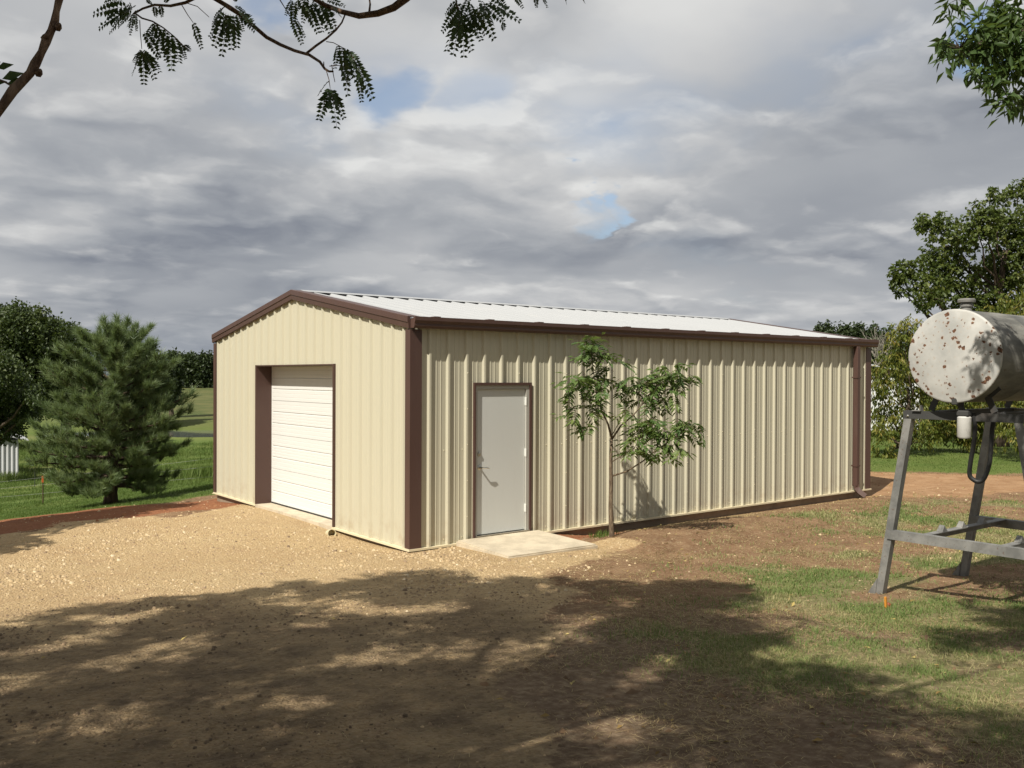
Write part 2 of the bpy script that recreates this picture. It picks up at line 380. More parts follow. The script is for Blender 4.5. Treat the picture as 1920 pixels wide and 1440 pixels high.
def zones(x, y):
    n1 = fbm(x*.7, y*.7, 41, 4)-.5; n2 = fbm(x*1.6, y*1.6, 51, 4)-.5
    g = sstep(poly_sd(x, y, GRAVEL)+n1*1.3+n2*.5, -.45, .40)
    tip = sstep(poly_sd(x, y, [(-.1, .2), (-.1, -.8), (2.6, -1.75), (2.6, -1.2), (.6, .2)])+n2*.4, -.25, .15)
    g = np.maximum(g, tip*.95)
    r = sstep(poly_sd(x, y, RED)+n1*.9+n2*.3, -.25, .2)
    r = np.maximum(r, .85*sstep(poly_sd(x, y, [(2.1, .2), (2.1, -.75), (3.1, -.8), (3.6, .2)])+n2*.8, -.2, .25))
    o = sstep(poly_sd(x, y, ORANGE)+n1*1.2, -.4, .5)
    lw = sstep(poly_sd(x, y, LAWN)+n1*2.2+n2*.8, -.9, .8)
    patch = sstep(fbm(x*.8+3, y*.8, 61, 4), .33, .54)
    lw = lw*(.22+.78*patch)
    lw = lw*(1-.9*np.exp(-((x-2.1)/.55)**2-((y+5.45)/.35)**2))*(1-.85*sstep(np.hypot((x-4.2)/2.3, (y+6.0)/1.0)+n2*.8, 1.1, .6))
    q = -.53*x+.85*y-6.5
    fld = sstep(q+n1*1.6+n2*.5-.15, -.1, .9)*sstep(poly_sd(x, y, RED)+n1*.9, .15, -.25)
    orch = sstep(poly_sd(x, y, ORCHARD)+n1*1.5, -.5, 1.2)
    away = sstep(np.hypot(x-2, y+3), 32, 55)
    fld = np.maximum(np.maximum(fld, orch), away)
    return g, r, o, lw, fld

def axis_pts(a, b, st, gr, far):
    c = list(np.arange(a, b+st/2, st)); up = []; s = st; v = c[-1]
    while v < far: s *= gr; v += s; up.append(v)
    dn = []; s = st; v = c[0]
    while v > -far: s *= gr; v -= s; dn.append(v)
    return np.array(dn[::-1]+c+up)
def build_ground():
    xs = axis_pts(-8.5, 12.5, .10, 1.065, 1800); ys = axis_pts(-11, 9.5, .10, 1.065, 1800)
    X, Y = np.meshgrid(xs, ys); x = X.ravel(); y = Y.ravel(); z = terrain(x, y)
    # keep the soil under the slab
    inb = (x > .12) & (x < 11.05) & (y > .12) & (y < 7.25); z = np.where(inb, np.minimum(z, -.25), z)
    nx, ny = len(xs), len(ys); i = np.arange(nx*ny).reshape(ny, nx)
    Fc = np.stack([i[:-1, :-1].ravel(), i[:-1, 1:].ravel(), i[1:, 1:].ravel(), i[1:, :-1].ravel()], 1)
    g, r, o, lw, fld = zones(x, y)
    k = NT('soil_and_grass'); v = k.pos()
    n_big = k.noise(v, .55, 5, .6); n_mid = k.noise(v, 2.4, 6, .62); n_fin = k.noise(v, 14, 6, .65); n_grit = k.noise(v, 70, 4, .7)
    # default: trampled brown earth
    brown = k.mix(k.rng(n_mid, .3, .7), (.150, .083, .046, 1), (.245, .152, .086, 1)); brown = k.mix(k.rng(n_fin, .45, .75, 0, .55), brown, (.36, .27, .165, 1))
    brown = k.mix(k.rng(n_grit, .55, .75, 0, .5), brown, (.08, .048, .028, 1))
    straw_n = k.noise(v, 38, 5, .75); brown = k.mix(k.rng(straw_n, .56, .68, 0, .75), brown, (.42, .33, .21, 1)); brown = k.mix(k.rng(k.noise(v, 24, 5, .7), .60, .72, 0, .8), brown, (.07, .042, .026, 1))
    brown = k.mix(k.math('MULTIPLY', k.attr('w_old_shade'), .6), brown, k.mix(k.rng(n_fin, .35, .7), (.085, .066, .046, 1), (.22, .175, .12, 1)))
    cell = k.vor(v, 42, 'Color'); sepc = k.n('ShaderNodeSeparateColor'); k.L.new(cell, sepc.inputs[0])
    grav = k.mix(k.rng(n_big, .3, .7), (.46, .335, .18, 1), (.405, .28, .145, 1))
    grav = k.mix(k.rng(sepc.outputs[0], .2, 1.0, 0, .45), grav, (.54, .425, .265, 1))
    grav = k.mix(k.rng(sepc.outputs[1], .65, 1.0, 0, .5), grav, (.26, .17, .09, 1))
    grav = k.mix(k.rng(n_mid, .48, .75, 0, .45), grav, (.34, .22, .125, 1)); grav = k.mix(k.rng(n_fin, .52, .72, 0, .35), grav, (.29, .20, .12, 1))
    grav = k.mix(k.math('MULTIPLY', k.attr('w_old_shade'), k.rng(n_mid, .25, .75, .35, .85)), grav, k.mix(k.rng(n_fin, .35, .7), (.052, .038, .027, 1), (.15, .112, .074, 1)))  # grey-brown drive, its colour darkened further to deepen the tree shade
    red = k.mix(k.rng(n_fin, .3, .7), (.195, .075, .036, 1), (.29, .13, .066, 1)); red = k.mix(k.rng(n_mid, .5, .8, 0, .5), red, (.34, .17, .085, 1))
    orng = k.mix(k.rng(n_mid, .3, .7), (.27, .155, .080, 1), (.36, .225, .125, 1))
    lawn = k.mix(k.rng(n_mid, .3, .7), (.125, .135, .05, 1), (.20, .165, .085, 1)); lawn = k.mix(k.rng(n_fin, .45, .68, 0, .75), lawn, (.33, .265, .155, 1)); lawn = k.mix(k.rng(n_grit, .52, .7, 0, .7), lawn, (.055, .06, .022, 1))
    hay = k.noise(v, .035, 5, .6); n_f = k.noise(v, .22, 6, .65); n_ff = k.noise(v, 1.3, 6, .7)
    field = k.mix(k.rng(n_f, .3, .7), (.072, .118, .024, 1), (.125, .155, .040, 1)); field = k.mix(k.rng(n_ff, .4, .75, 0, .5), field, (.15, .165, .055, 1))
    field = k.mix(k.rng(hay, .45, .65, 0, .55), field, (.185, .165, .070, 1))
    cd_ = k.n('ShaderNodeVectorMath', operation='DISTANCE'); k.L.new(v, cd_.inputs[0]); cd_.inputs[1].default_value = tuple(CAM)
    field = k.mix(k.rng(k.n('ShaderNodeNewGeometry').outputs['Position'], 0, 1) if False else k.attr('w_hill'), field, k.mix(k.rng(n_f, .35, .65), (.118, .118, .046, 1), (.070, .088, .030, 1)))
    ed = lambda a, lo=.35, hi=.65: k.rng(k.math('ADD', k.attr(a), k.math('MULTIPLY', k.math('SUBTRACT', n_fin, .5), .9)), lo, hi)
    c = k.mix(ed('w_field'), brown, field)
    c = k.mix(ed('w_lawn', .3, .75), c, lawn)
    c = k.mix(ed('w_orange'), c, orng)
    c = k.mix(ed('w_red'), c, red)
    c = k.mix(ed('w_gravel'), c, grav)
    h = k.math('ADD', k.math('MULTIPLY', n_grit, .35), k.math('ADD', n_fin, k.math('MULTIPLY', k.math('MULTIPLY', k.vor(v, 42), -.6), k.attr('w_gravel'))))
    k.bump(h, .9, .03)
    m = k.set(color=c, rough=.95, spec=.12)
    d = (x-CAM[0])*CF[0]+(y-CAM[1])*CF[1]; hill = sstep(d, 88, 115)
    o_ = mesh_obj('ground', np.stack([x, y, z], 1), Fc, m, None, True, {'w_gravel': g, 'w_red': r, 'w_orange': o, 'w_lawn': lw, 'w_field': fld, 'w_hill': hill, 'w_old_shade': sstep(-.52*x-.85*y+(fbm(x*.6, y*.6, 111, 3)-.5)*2.5, 2.6, 5.5)})
    tag(o_, 'sloping yard of gravel, bare soil and grass', None, None, 'structure')
build_ground()

def build_pond():
    k = NT('pond_water'); k.bump(k.noise(k.scale(k.pos(), (1, 1, 1)), 3.0, 4), .08, .02)
    m = k.set(color=(.10, .11, .10, 1), rough=.06, spec=.5)
    c = CAM+CF*89.5+CR*(-30); V = []; n = 48
    for j in range(n):
        a = 2*math.pi*j/n; e = 1+.08*math.sin(3*a+1)
        V.append(c+CF*11*e*math.cos(a)+CR*20*e*math.sin(a))
    V = np.array(V); V[:, 2] = -3.62
    V = np.vstack([V, [c[0], c[1], -3.62]])
    o = mesh_obj('pond', V, [(i, (i+1) % n, n) for i in range(n)], m); tag(o, 'grey farm pond below the grassy slope', None, None, 'structure')
build_pond()

# ------------------------------------------------------------------ the metal building
BL, BW = 11.13, 7.32
PITCHR = .167
EAVE = 3.05
def rib_profile(length, off):
    pts = [(-1, 0)]
    k = 0
    while off+k*.3048 < length+.4:
        c = off+k*.3048
        for du, dd in ((-.037, 0), (-.015, .032), (.015, .032), (.037, 0)): pts.append((c+du, dd))
        mid = c+.1524
        for s in (-.036, .036):
            for du, dd in ((-.013, 0), (-.006, .0045), (.006, .0045), (.013, 0)): pts.append((mid+s+du, dd))
        k += 1
    pts.append((length+5, 0)); pts.sort(); return np.array(pts)
def ribbed(part, name, O, U, Nn, length, zb, zt, off, mat, holes=(), extra=()):
    O = np.array(O, float); U = np.array(U, float); Nn = np.array(Nn, float); pr = rib_profile(length, off)
    cuts = [0.0]; c = off-.1524
    while c+.9144 < length-.2: c += .9144; cuts.append(c)
    cuts.append(length)
    for a, b in zip(cuts[:-1], cuts[1:]):
        us = sorted(set([round(a, 5), round(b, 5)]+[round(float(q), 5) for q in pr[:, 0] if a < q < b]+[round(e, 5) for e in list(extra)+[h for H_ in holes for h in H_[:2]] if a < e < b]))
        mb = MB()
        for u0, u1 in zip(us[:-1], us[1:]):
            if u1-u0 < 1e-6: continue
            d0, d1 = np.interp([u0, u1], pr[:, 0], pr[:, 1]); um = (u0+u1)/2
            spans = [(zb, None)]
            for h0, h1, z0, z1 in holes:
                if h0 < um < h1: spans = ([(zb, z0)] if z0 > zb+.01 else [])+[(z1, None)]
            for s0, s1 in spans:
                q = [O+U*u0+Nn*d0+np.array([0, 0, s0]), O+U*u1+Nn*d1+np.array([0, 0, s0]),
                     O+U*u1+Nn*d1+np.array([0, 0, zt(u1) if s1 is None else s1]), O+U*u0+Nn*d0+np.array([0, 0, zt(u0) if s1 is None else s1])]
                mb.add(q, [(0, 1, 2, 3)])
        if mb.f: mb.build(name, mat, part)
def part_empty(name, parent):
    o = bpy.data.objects.new(name, None); link(o, parent); ORG[o.name] = ORG[parent.name]; return o

DX0, DX1, DZ0, DZ1 = 1.03, 2.03, .055, 2.20       # walk-door opening in the long wall
OY0, OY1, OZ1 = 2.20, 5.20, 2.465                 # overhead-door opening in the gable
def build_shed():
    R = thing('metal_building', (0, 0, 0), 'cream ribbed metal workshop with brown trim and white roof', 'building')
    flat = lambda u: EAVE-.02
    gab = lambda u: EAVE-.02+PITCHR*min(u, BW-u)
    w1 = part_empty('side_wall', R); ribbed(w1, 'wall_panel', (0, 0, 0), (1, 0, 0), (0, -1, 0), BL, .0, flat, .2875, M['cream'], [(DX0, DX1, 0, DZ1)])
    w2 = part_empty('gable_wall', R); ribbed(w2, 'wall_panel', (0, 0, 0), (0, 1, 0), (-1, 0, 0), BW, .0, gab, .16, M['cream'], [(OY0, OY1, 0, OZ1)], [BW/2])
    w3 = part_empty('side_wall', R); ribbed(w3, 'wall_panel', (0, BW, 0), (1, 0, 0), (0, 1, 0), BL, .0, flat, .2875, M['cream'])
    w4 = part_empty('gable_wall', R); ribbed(w4, 'wall_panel', (BL, 0, 0), (0, 1, 0), (1, 0, 0), BW, .0, gab, .16, M['cream'], (), [BW/2])
    MB().box(.02, BL-.02, .02, BW-.02, -.7, -.004).build('foundation', M['found'], R)
    # base flashing
    mb = MB()
    mb.box(-.055, BL+.055, -.055, .0, -.03, -.002); mb.build('base_trim', M['creamtrim'], R)
    for a, b in ((0, OY0), (OY1, BW)): MB().box(-.055, .0, a+.002, b, -.03, -.002).build('base_trim', M['creamtrim'], R)
    MB().box(BL, BL+.055, .002, BW, -.03, -.002).build('base_trim', M['creamtrim'], R)
    # corner trims (L profile, stand at rib height)
    for cx, cy, sx, sy in ((0, 0, 1, 1), (BL, 0, -1, 1), (0, BW, 1, -1), (BL, BW, -1, -1)):
        ax, ay, t, wx, wy = cx-.038*sx, cy-.038*sy, .012, .185, .125
        pr = [(ax, ay), (ax+wx*sx, ay), (ax+wx*sx, cy+.004*sy), (ax+(wx-.01)*sx, cy+.004*sy), (ax+(wx-.01)*sx, ay+t*sy), (ax+t*sx, ay+t*sy), (ax+t*sx, ay+(wy-.01)*sy), (cx+.004*sx, ay+(wy-.01)*sy), (cx+.004*sx, ay+wy*sy), (ax, ay+wy*sy)]
        n = len(pr); zt = EAVE-.12
        V = [(x, y, -.001) for x, y in pr]+[(x, y, zt) for x, y in pr]
        o = MB().add(V, [tuple(range(n)), tuple(range(n, 2*n))]+[(i, (i+1) % n, n+(i+1) % n, n+i) for i in range(n)]).build('corner_trim', M['brown'], R)
    # roof: ribbed sheets on both slopes
    for side in (0, 1):
        rp = part_empty('roof_slope', R); pr = rib_profile(BL, .2875)
        cuts = [-.0]+[.135+.9144*i for i in range(1, 12)]+[BL]
        for a, b in zip(cuts[:-1], cuts[1:]):
            us = sorted(set([a, b]+[float(q) for q in pr[:, 0] if a < q < b])); V = []
            for u in us:
                d = float(np.interp(u, pr[:, 0], pr[:, 1]))
                for yy in (-.11, BW/2-.02):
                    V.append((u, yy if side == 0 else BW-yy, EAVE+.015+PITCHR*max(yy, -.11)+d))
            MB().add(V, [(2*i, 2*i+2, 2*i+3, 2*i+1) for i in range(len(us)-1)]).build('roof_panel', M['white_roof'], rp)
    rz = EAVE+.015+PITCHR*BW/2
    mb = MB(); c = BW/2; w = .16
    pr = [(c-w, rz-PITCHR*w+.036), (c, rz+.046), (c+w, rz-PITCHR*w+.036), (c+w, rz-PITCHR*w+.040), (c, rz+.052), (c-w, rz-PITCHR*w+.040)]
    V = [(x, y, z) for x in (.10, BL-.10) for y, z in pr]; mb.add(V, [(0, 1, 2, 3, 4, 5), (6, 7, 8, 9, 10, 11)]+[(i, (i+1) % 6, 6+(i+1) % 6, 6+i) for i in range(6)])
    mb.build('ridge_cap', M['white_roof'], R)
    # rake trim, stepped face, one run per slope on each gable
    prof = [(.15, .056), (-.070, .060), (-.078, .054), (-.078, -.022), (-.066, -.030), (-.060, -.100), (-.050, -.108), (-.034, -.108), (-.034, .046), (.15, .050)]
    for gx, sgn in ((0, 1), (BL, -1)):
        for side in (0, 1):
            V = []
            for yy in (-.035, BW/2):
                for dx, dz in prof: V.append((gx+dx*sgn, yy if side == 0 else BW-yy, EAVE+.0+PITCHR*yy+dz))
            n = len(prof)
            MB().add(V, [tuple(range(n)), tuple(range(n, 2*n))]+[(i, (i+1) % n, n+(i+1) % n, n+i) for i in range(n)]).build('rake_trim', M['brown'], R)
    # gutters
    gp = [(-.040, 3.06), (-.040, 2.945), (-.125, 2.945), (-.140, 2.975), (-.140, 3.005), (-.160, 3.045), (-.160, 3.095), (-.150, 3.095), (-.150, 3.05), (-.130, 3.005), (-.128, 2.98), (-.118, 2.958), (-.050, 2.958), (-.050, 3.06)]
    for side in (0, 1):
        n = len(gp); V = [(x, y if side == 0 else BW-y, z) for x in (-.03, BL+.12) for y, z in gp]
        g = MB().add(V, [(i, (i+1) % n, n+(i+1) % n, n+i) for i in range(n)]).build('gutter', M['brown'], R)
        for x in (-.034, BL+.12):
            q = gp[:7]; V = [(xx, y if side == 0 else BW-y, z) for xx in (x, x+.004) for y, z in q]
            MB().add(V, [tuple(range(7)), tuple(range(7, 14))]+[(i, (i+1) % 7, 7+(i+1) % 7, 7+i) for i in range(7)]).build('end_cap', M['brown'], g)
        if side == 0:
            for i in range(13):
                x = .32+i*.9
                MB().box(x-.05, x+.05, -.158, -.055, 3.096, 3.106).build('gutter_hanger', M['brown'], g)
    # downspout at the far end of the long wall
    dx = 10.47
    ds = MB().bbox(dx, dx+.11, -.150, -.045, .10, 2.944, .012).build('downspout', M['brown'], R)
    mb = MB(); mb.tube([(dx+.055, -.098, .13), (dx+.058, -.105, .06), (dx+.075, -.16, -.01), (dx+.12, -.27, -.10)], [.068, .07, .07, .068], 4); o = mb.build('elbow', M['brown'], ds)
    for z in (.5, 2.3): MB().box(dx-.012, dx+.122, -.155, -.032, z, z+.03).build('strap', M['brown'], ds)
    # overhead door
    jd = .25
    od = part_empty('overhead_door', R)
    MB().box(-.04, jd, OY1-.012, OY1+.01, -.001, OZ1).build('jamb', M['brown'], R)
    MB().box(-.04, jd, OY0-.01, OY0+.012, -.001, OZ1).build('jamb', M['brown'], R)
    MB().box(-.04, jd, OY0-.01, OY1+.01, OZ1+.001, OZ1+.02).build('head_trim', M['brown'], R)
    for y0, y1 in ((OY0-.028, OY0-.0105), (OY1+.0105, OY1+.028)): MB().box(-.044, .004, y0, y1, 0.0, OZ1+.022).build('jamb_trim', M['brown'], R)
    z0, sh = .03, .609
    ya, yb = OY0-.03, OY1+.03
    gr = [(0, 0), (.004, -.006), (.010, 0)]
    for s in range(4):
        za = z0+s*sh; zb = za+sh-.003
        lv = [(za, .004), (za+.004, 0)]
        for g in (sh/3, 2*sh/3):
            lv += [(za+g-.012, 0), (za+g-.002, .013), (za+g+.006, .013), (za+g+.010, 0)]
        for g in (.06, .13, sh/3+.05, sh/3+.10, sh/3+.15, 2*sh/3+.06, 2*sh/3+.13): lv += [(za+g-.005, 0), (za+g, .003), (za+g+.005, 0)]
        lv += [(zb-.004, 0), (zb, .004)]; lv.sort()
        V = []; Fc = []
        ys = [ya, OY0+.045, OY0+.05, OY1-.05, OY1-.045, yb]
        for j, yv in enumerate(ys):
            for z, d in lv: V.append((jd+(d if j in (2, 3) else (0 if 0 < d else 0)), yv, z))
        n = len(lv)
        for j in range(5):
            for i in range(n-1): Fc.append((j*n+i, j*n+i+1, (j+1)*n+i+1, (j+1)*n+i))
        b = len(V); V += [(jd+.05, ya, za), (jd+.05, yb, za), (jd+.05, yb, zb), (jd+.05, ya, zb)]
        Fc += [(b, b+1, b+2, b+3), (0, 5*n, b+1, b), (n-1, b+3, b+2, 5*n+n-1)]
        MB().add(V, Fc).build('door_section', M['white_door'], od)
    MB().box(jd-.006, jd+.02, OY0+.012, OY1-.012, .006, .0295).build('bottom_seal', M['rubber'], od)
    MB().box(-.05, .6, OY0-.0, OY1+.0, -.2, .005).build('sill_slab', M['pad'], R)
    # walk door
    wd = part_empty('walk_door', R)
    MB().bbox(DX0+.055, DX1-.075, .010, .055, DZ0+.012, DZ1-.075, .003).build('door_leaf', M['grey_door'], wd)
    fr = MB(); fr.box(DX0+.012, DX0+.052, -.020, .06, DZ0, DZ1-.02); fr.box(DX1-.072, DX1-.018, -.020, .06, DZ0, DZ1-.02); fr.box(DX0+.052, DX1-.072, -.0195, .06, DZ1-.072, DZ1-.0205)
    fr.build('door_frame', M['grey_frame'], wd)
    tr = MB(); tr.box(DX0-.018, DX0+.0115, -.040, .02, -.001, DZ1+.018); tr.box(DX1-.0175, DX1+.018, -.040, .02, -.001, DZ1+.018); tr.box(DX0+.0115, DX1-.0175, -.0398, .02, DZ1-.0195, DZ1+.0178)
    tr.build('door_trim', M['brown'], wd)
    MB().box(DX0+.012, DX1-.018, -.05, .06, DZ0-.03, DZ0+.004).build('threshold', M['chrome'], wd)
    hx = DX0+.105
    lv = MB(); lv.lathe((hx, .010, 1.02), (0, -1, 0), [(0, .036), (.006, .036), (.010, .030), (.010, .014), (.045, .013)], 20)
    lv.tube([(hx, -.04, 1.02), (hx, -.062, 1.02), (hx+.03, -.068, 1.018), (hx+.08, -.064, 1.013), (hx+.125, -.060, 1.004)], [.013, .013, .012, .010, .008], 8)
    angle_smooth(lv.build('lever_handle', M['chrome'], wd))
    db = MB(); db.lathe((hx-.015, .010, 1.21), (0, -1, 0), [(0, .034), (.010, .034), (.026, .024), (.028, .012), (.030, .012)], 20); angle_smooth(db.build('deadbolt', M['chrome'], wd))
    for z in (.32, 1.13, 1.88): MB().bbox(DX1-.080, DX1-.064, -.026, .012, z, z+.12, .004).build('hinge', M['hinge'], wd)
    # screw heads along the girts
    sc = MB()
    def screw(P, n):
        n = np.array(n, float); ref = np.array([0, 0, 1.]); u = np.cross(n, ref); P = np.array(P)
        V = [P+n*.009]+[P+.0085*(u*math.cos(a)+ref*math.sin(a)) for a in [i*math.pi/3 for i in range(6)]]
        sc.add(V, [(0, 1+i, 1+(i+1) % 6) for i in range(6)])
    for k in range(36):
        c = .2875+k*.3048
        for z in (.07, 1.29):
            for dd in (-.062,):
                if not (DX0 < c+dd < DX1 and z < DZ1): screw((c+dd, 0, z), (0, -1, 0))
        if k % 3 == 2:
            for z in (.35, .85, 1.35, 1.85, 2.35):
                if not (DX0-.03 < c < DX1+.03 and z < DZ1): screw((c+.004, -.032, z), (0, -1, 0))
    for k in range(24):
        c = .16+k*.3048
        for z in (.07, .75, 1.29, 2.0, 2.75):
            if not (OY0 < c+.06 < OY1 and z < OZ1): screw((0, c+.06, z), (-1, 0, 0))
    tag(sc.build('screw_heads', M['screw'], R), kind='stuff')
build_shed()

def build_pad():
    P = [(.70, -.060), (2.16, -.060), (2.20, -1.30), (.68, -1.26)]
    zt = [.046, .046, .012, .012]; mb = MB()
    n = 12; V = []
    bm = bmesh.new(); vs_ = [bm.verts.new((x, y, z)) for (x, y), z in zip(P, zt)]+[bm.verts.new((x, y, -.25)) for (x, y) in P]
    for f in [(0, 1, 2, 3), (7, 6, 5, 4), (0, 4, 5, 1), (1, 5, 6, 2), (2, 6, 7, 3), (3, 7, 4, 0)]: bm.faces.new([vs_[i] for i in f][::-1])
    bmesh.ops.recalc_face_normals(bm, faces=bm.faces[:])
    bmesh.ops.bevel(bm, geom=[e for e in bm.edges if abs(e.verts[0].co.z-e.verts[1].co.z) < .1], offset=.018, segments=2, affect='EDGES')
    bm.verts.index_update(); mb.add([v.co[:] for v in bm.verts], [[v.index for v in f.verts] for f in bm.faces]); bm.free()
    o = mb.build('concrete_stoop', M['pad'], None, origin=(1.4, -.6, 0)); tag(o, 'pale concrete stoop in front of the grey walk door', 'stoop')
build_pad()

def build_pipe():
    P, t = on_ground(621, 1004); c = np.array([P[0], P[1], P[2]+.03]); ax = np.array([-.25, -.97, .18])
    ax = ax/np.linalg.norm(ax)
    mb = MB(); mb.lathe(c-ax*.16, ax, [(0, .057), (.10, .057), (.101, .064), (.21, .064), (.21, .056), (.08, .054)], 20)
    o = angle_smooth(mb.build('pipe_stub', M['pvc'], None, origin=(c[0], c[1], P[2]))); tag(o, 'cream plastic pipe stub poking out of gravel by the gable', 'pipe')
build_pipe()

# ------------------------------------------------------------------ foliage tools
def unit(v): return v/(np.linalg.norm(v, axis=-1, keepdims=True)+1e-9)
def leaf_quads(C, D, Nn, ln, wd, fold=.25):
    """C base points, D leaf directions, Nn normals -> folded diamond leaves (2 triangles each)"""
    n = len(C); D = unit(D); S = unit(np.cross(D, Nn)); U = np.cross(S, D); ln = np.broadcast_to(ln, (n,))[:, None]; wd = np.broadcast_to(wd, (n,))[:, None]
    a = C; b = C+D*ln*.42+S*wd*.5+U*wd*fold; c = C+D*ln-U*ln*.08; d = C+D*ln*.42-S*wd*.5+U*wd*fold
    V = np.stack([a, b, c, d], 1).reshape(-1, 3); i = np.arange(n)*4
    Fc = np.concatenate([np.stack([i, i+1, i+2], 1), np.stack([i, i+2, i+3], 1)])
    return V, Fc
def rdir(n): return unit(RNG.normal(size=(n, 3)))
def crown_leaves(clumps, n_twigs, per, ln, wd, spread, droop=.3, shell=.55, seed=0, cull=None):
    """leaves on twigs that fill the outer volume of lobes. clumps: [(centre, radii)]"""
    vol = np.array([np.prod(c[1])**(2/3) for c in clumps]); w = vol/vol.sum(); cnt = RNG.multinomial(n_twigs, w)
    T = []; O = []
    for (c, r), k in zip(clumps, cnt):
        d = rdir(k); rad = shell+(1-shell)*RNG.random(k)**.6; rad *= .82+.36*vnoise(d[:, 0]*2.3+c[0]*3, d[:, 1]*2.3+d[:, 2]*2.9+c[1]*3, seed)
        T.append(np.array(c)+d*np.array(r)*rad[:, None]); O.append(d)
    T = np.vstack(T); O = np.vstack(O)
    if cull is not None: kp = ~cull(T); T, O = T[kp], O[kp]
    k = len(T); TD = unit(O*.7+rdir(k)*.7+np.array([0, 0, -droop*.6]))
    C = np.repeat(T, per, 0); D0 = np.repeat(TD, per, 0); m = len(C); s = RNG.random(m)[:, None]
    C = C+D0*(s-.5)*spread*1.6+rdir(m)*spread*.35
    D = unit(D0*.5+rdir(m)*.9+np.array([0, 0, -droop])); Nn = unit(rdir(m)*.9+np.array([0, 0, .9]))
    if cull is not None: kp = ~cull(C); C, D, Nn = C[kp], D[kp], Nn[kp]; rt = np.repeat(RNG.random(k), per)[kp]
    else: rt = np.repeat(RNG.random(k), per)
    sz = RNG.uniform(.7, 1.25, len(C))
    V, Fc = leaf_quads(C, D, Nn, ln*sz, wd*sz)
    rnd = np.clip(.55*rt+.45*RNG.random(len(C)), 0, 1)
    return V, Fc, np.repeat(rnd, 4), T
def bez(A, B, sag, n=8, wob=.0):
    A = np.array(A, float); B = np.array(B, float); t = np.linspace(0, 1, n)[:, None]
    M_ = (A+B)/2+np.array(sag); P = (1-t)**2*A+2*t*(1-t)*M_+t*t*B
    if wob: P[1:-1] += RNG.normal(size=(n-2, 3))*wob
    return P
def trunk_and_limbs(base, top, r0, clumps, n=8, wob=.05, twigs=None, tw_r=.01, sides=6, limb_k=.42):
    mb = MB(); base = np.array(base, float); top = np.array(top, float)
    P = bez(base-np.array([0, 0, .15]), top, RNG.normal(size=3)*wob*2, 9, wob); r = r0*np.linspace(1, .38, 9); r[0] *= 1.35; r[1] *= 1.1
    mb.tube(P, r, max(sides+2, 8))
    ends = []
    for c, rad in clumps:
        c = np.array(c, float); h = np.clip((c[2]-base[2])/(top[2]-base[2])-.35, .25, .98); A = P[int(h*8)]; ra = r[int(h*8)]
        L_ = np.linalg.norm(c-A); Q = bez(A, c, (0, 0, -.12*L_ if c[2] > A[2] else .1*L_), 7, wob*.7)
        mb.tube(Q, ra*limb_k*np.linspace(1.25, .25, 7), sides); ends.append(Q)
    if twigs is not None and len(twigs):
        E_ = np.vstack([q[3:] for q in ends])
        for T in twigs:
            j = np.argmin(((E_-T)**2).sum(1))
            if np.linalg.norm(E_[j]-T) > 1.8: continue
            mb.tube(bez(E_[j], T, (0, 0, .04), 4, 0), [tw_r*1.4, tw_r, tw_r*.8, tw_r*.4], 3, False)
    return mb
def make_tree(name, label, base, top, r0, clumps, n_twigs, per, ln, wd, spread, lmat, bmat, cat='tree', group=None, droop=.3, shell=.5, cull=None, ntw=60, seed=0, tw_r=.012, wob=.08, sides=6):
    R = thing(name, base, label, cat, group)
    V, Fc, rnd, T = crown_leaves(clumps, n_twigs, per, ln, wd, spread, droop, shell, seed, cull)
    tw = T[RNG.permutation(len(T))[:ntw]]
    trunk_and_limbs(base, top, r0, clumps, wob=wob, twigs=tw, tw_r=tw_r, sides=sides).build('trunk', bmat, R, True)
    mesh_obj('crown', V, Fc, lmat, R, False, {'rnd': rnd})
    return R
def lobes(center, radii, n, seed, rs=(.38, .55), flat=0.0):
    g = np.random.default_rng(seed); out = []
    for i in range(n):
        d = g.normal(size=3); d /= np.linalg.norm(d); d[2] = abs(d[2]) if flat and g.random() < flat else d[2]
        k = g.uniform(.45, .72); s = g.uniform(*rs)
        out.append((np.array(center)+d*np.array(radii)*k, np.array(radii)*s*np.array([1, 1, g.uniform(.75, 1)])))
    return out

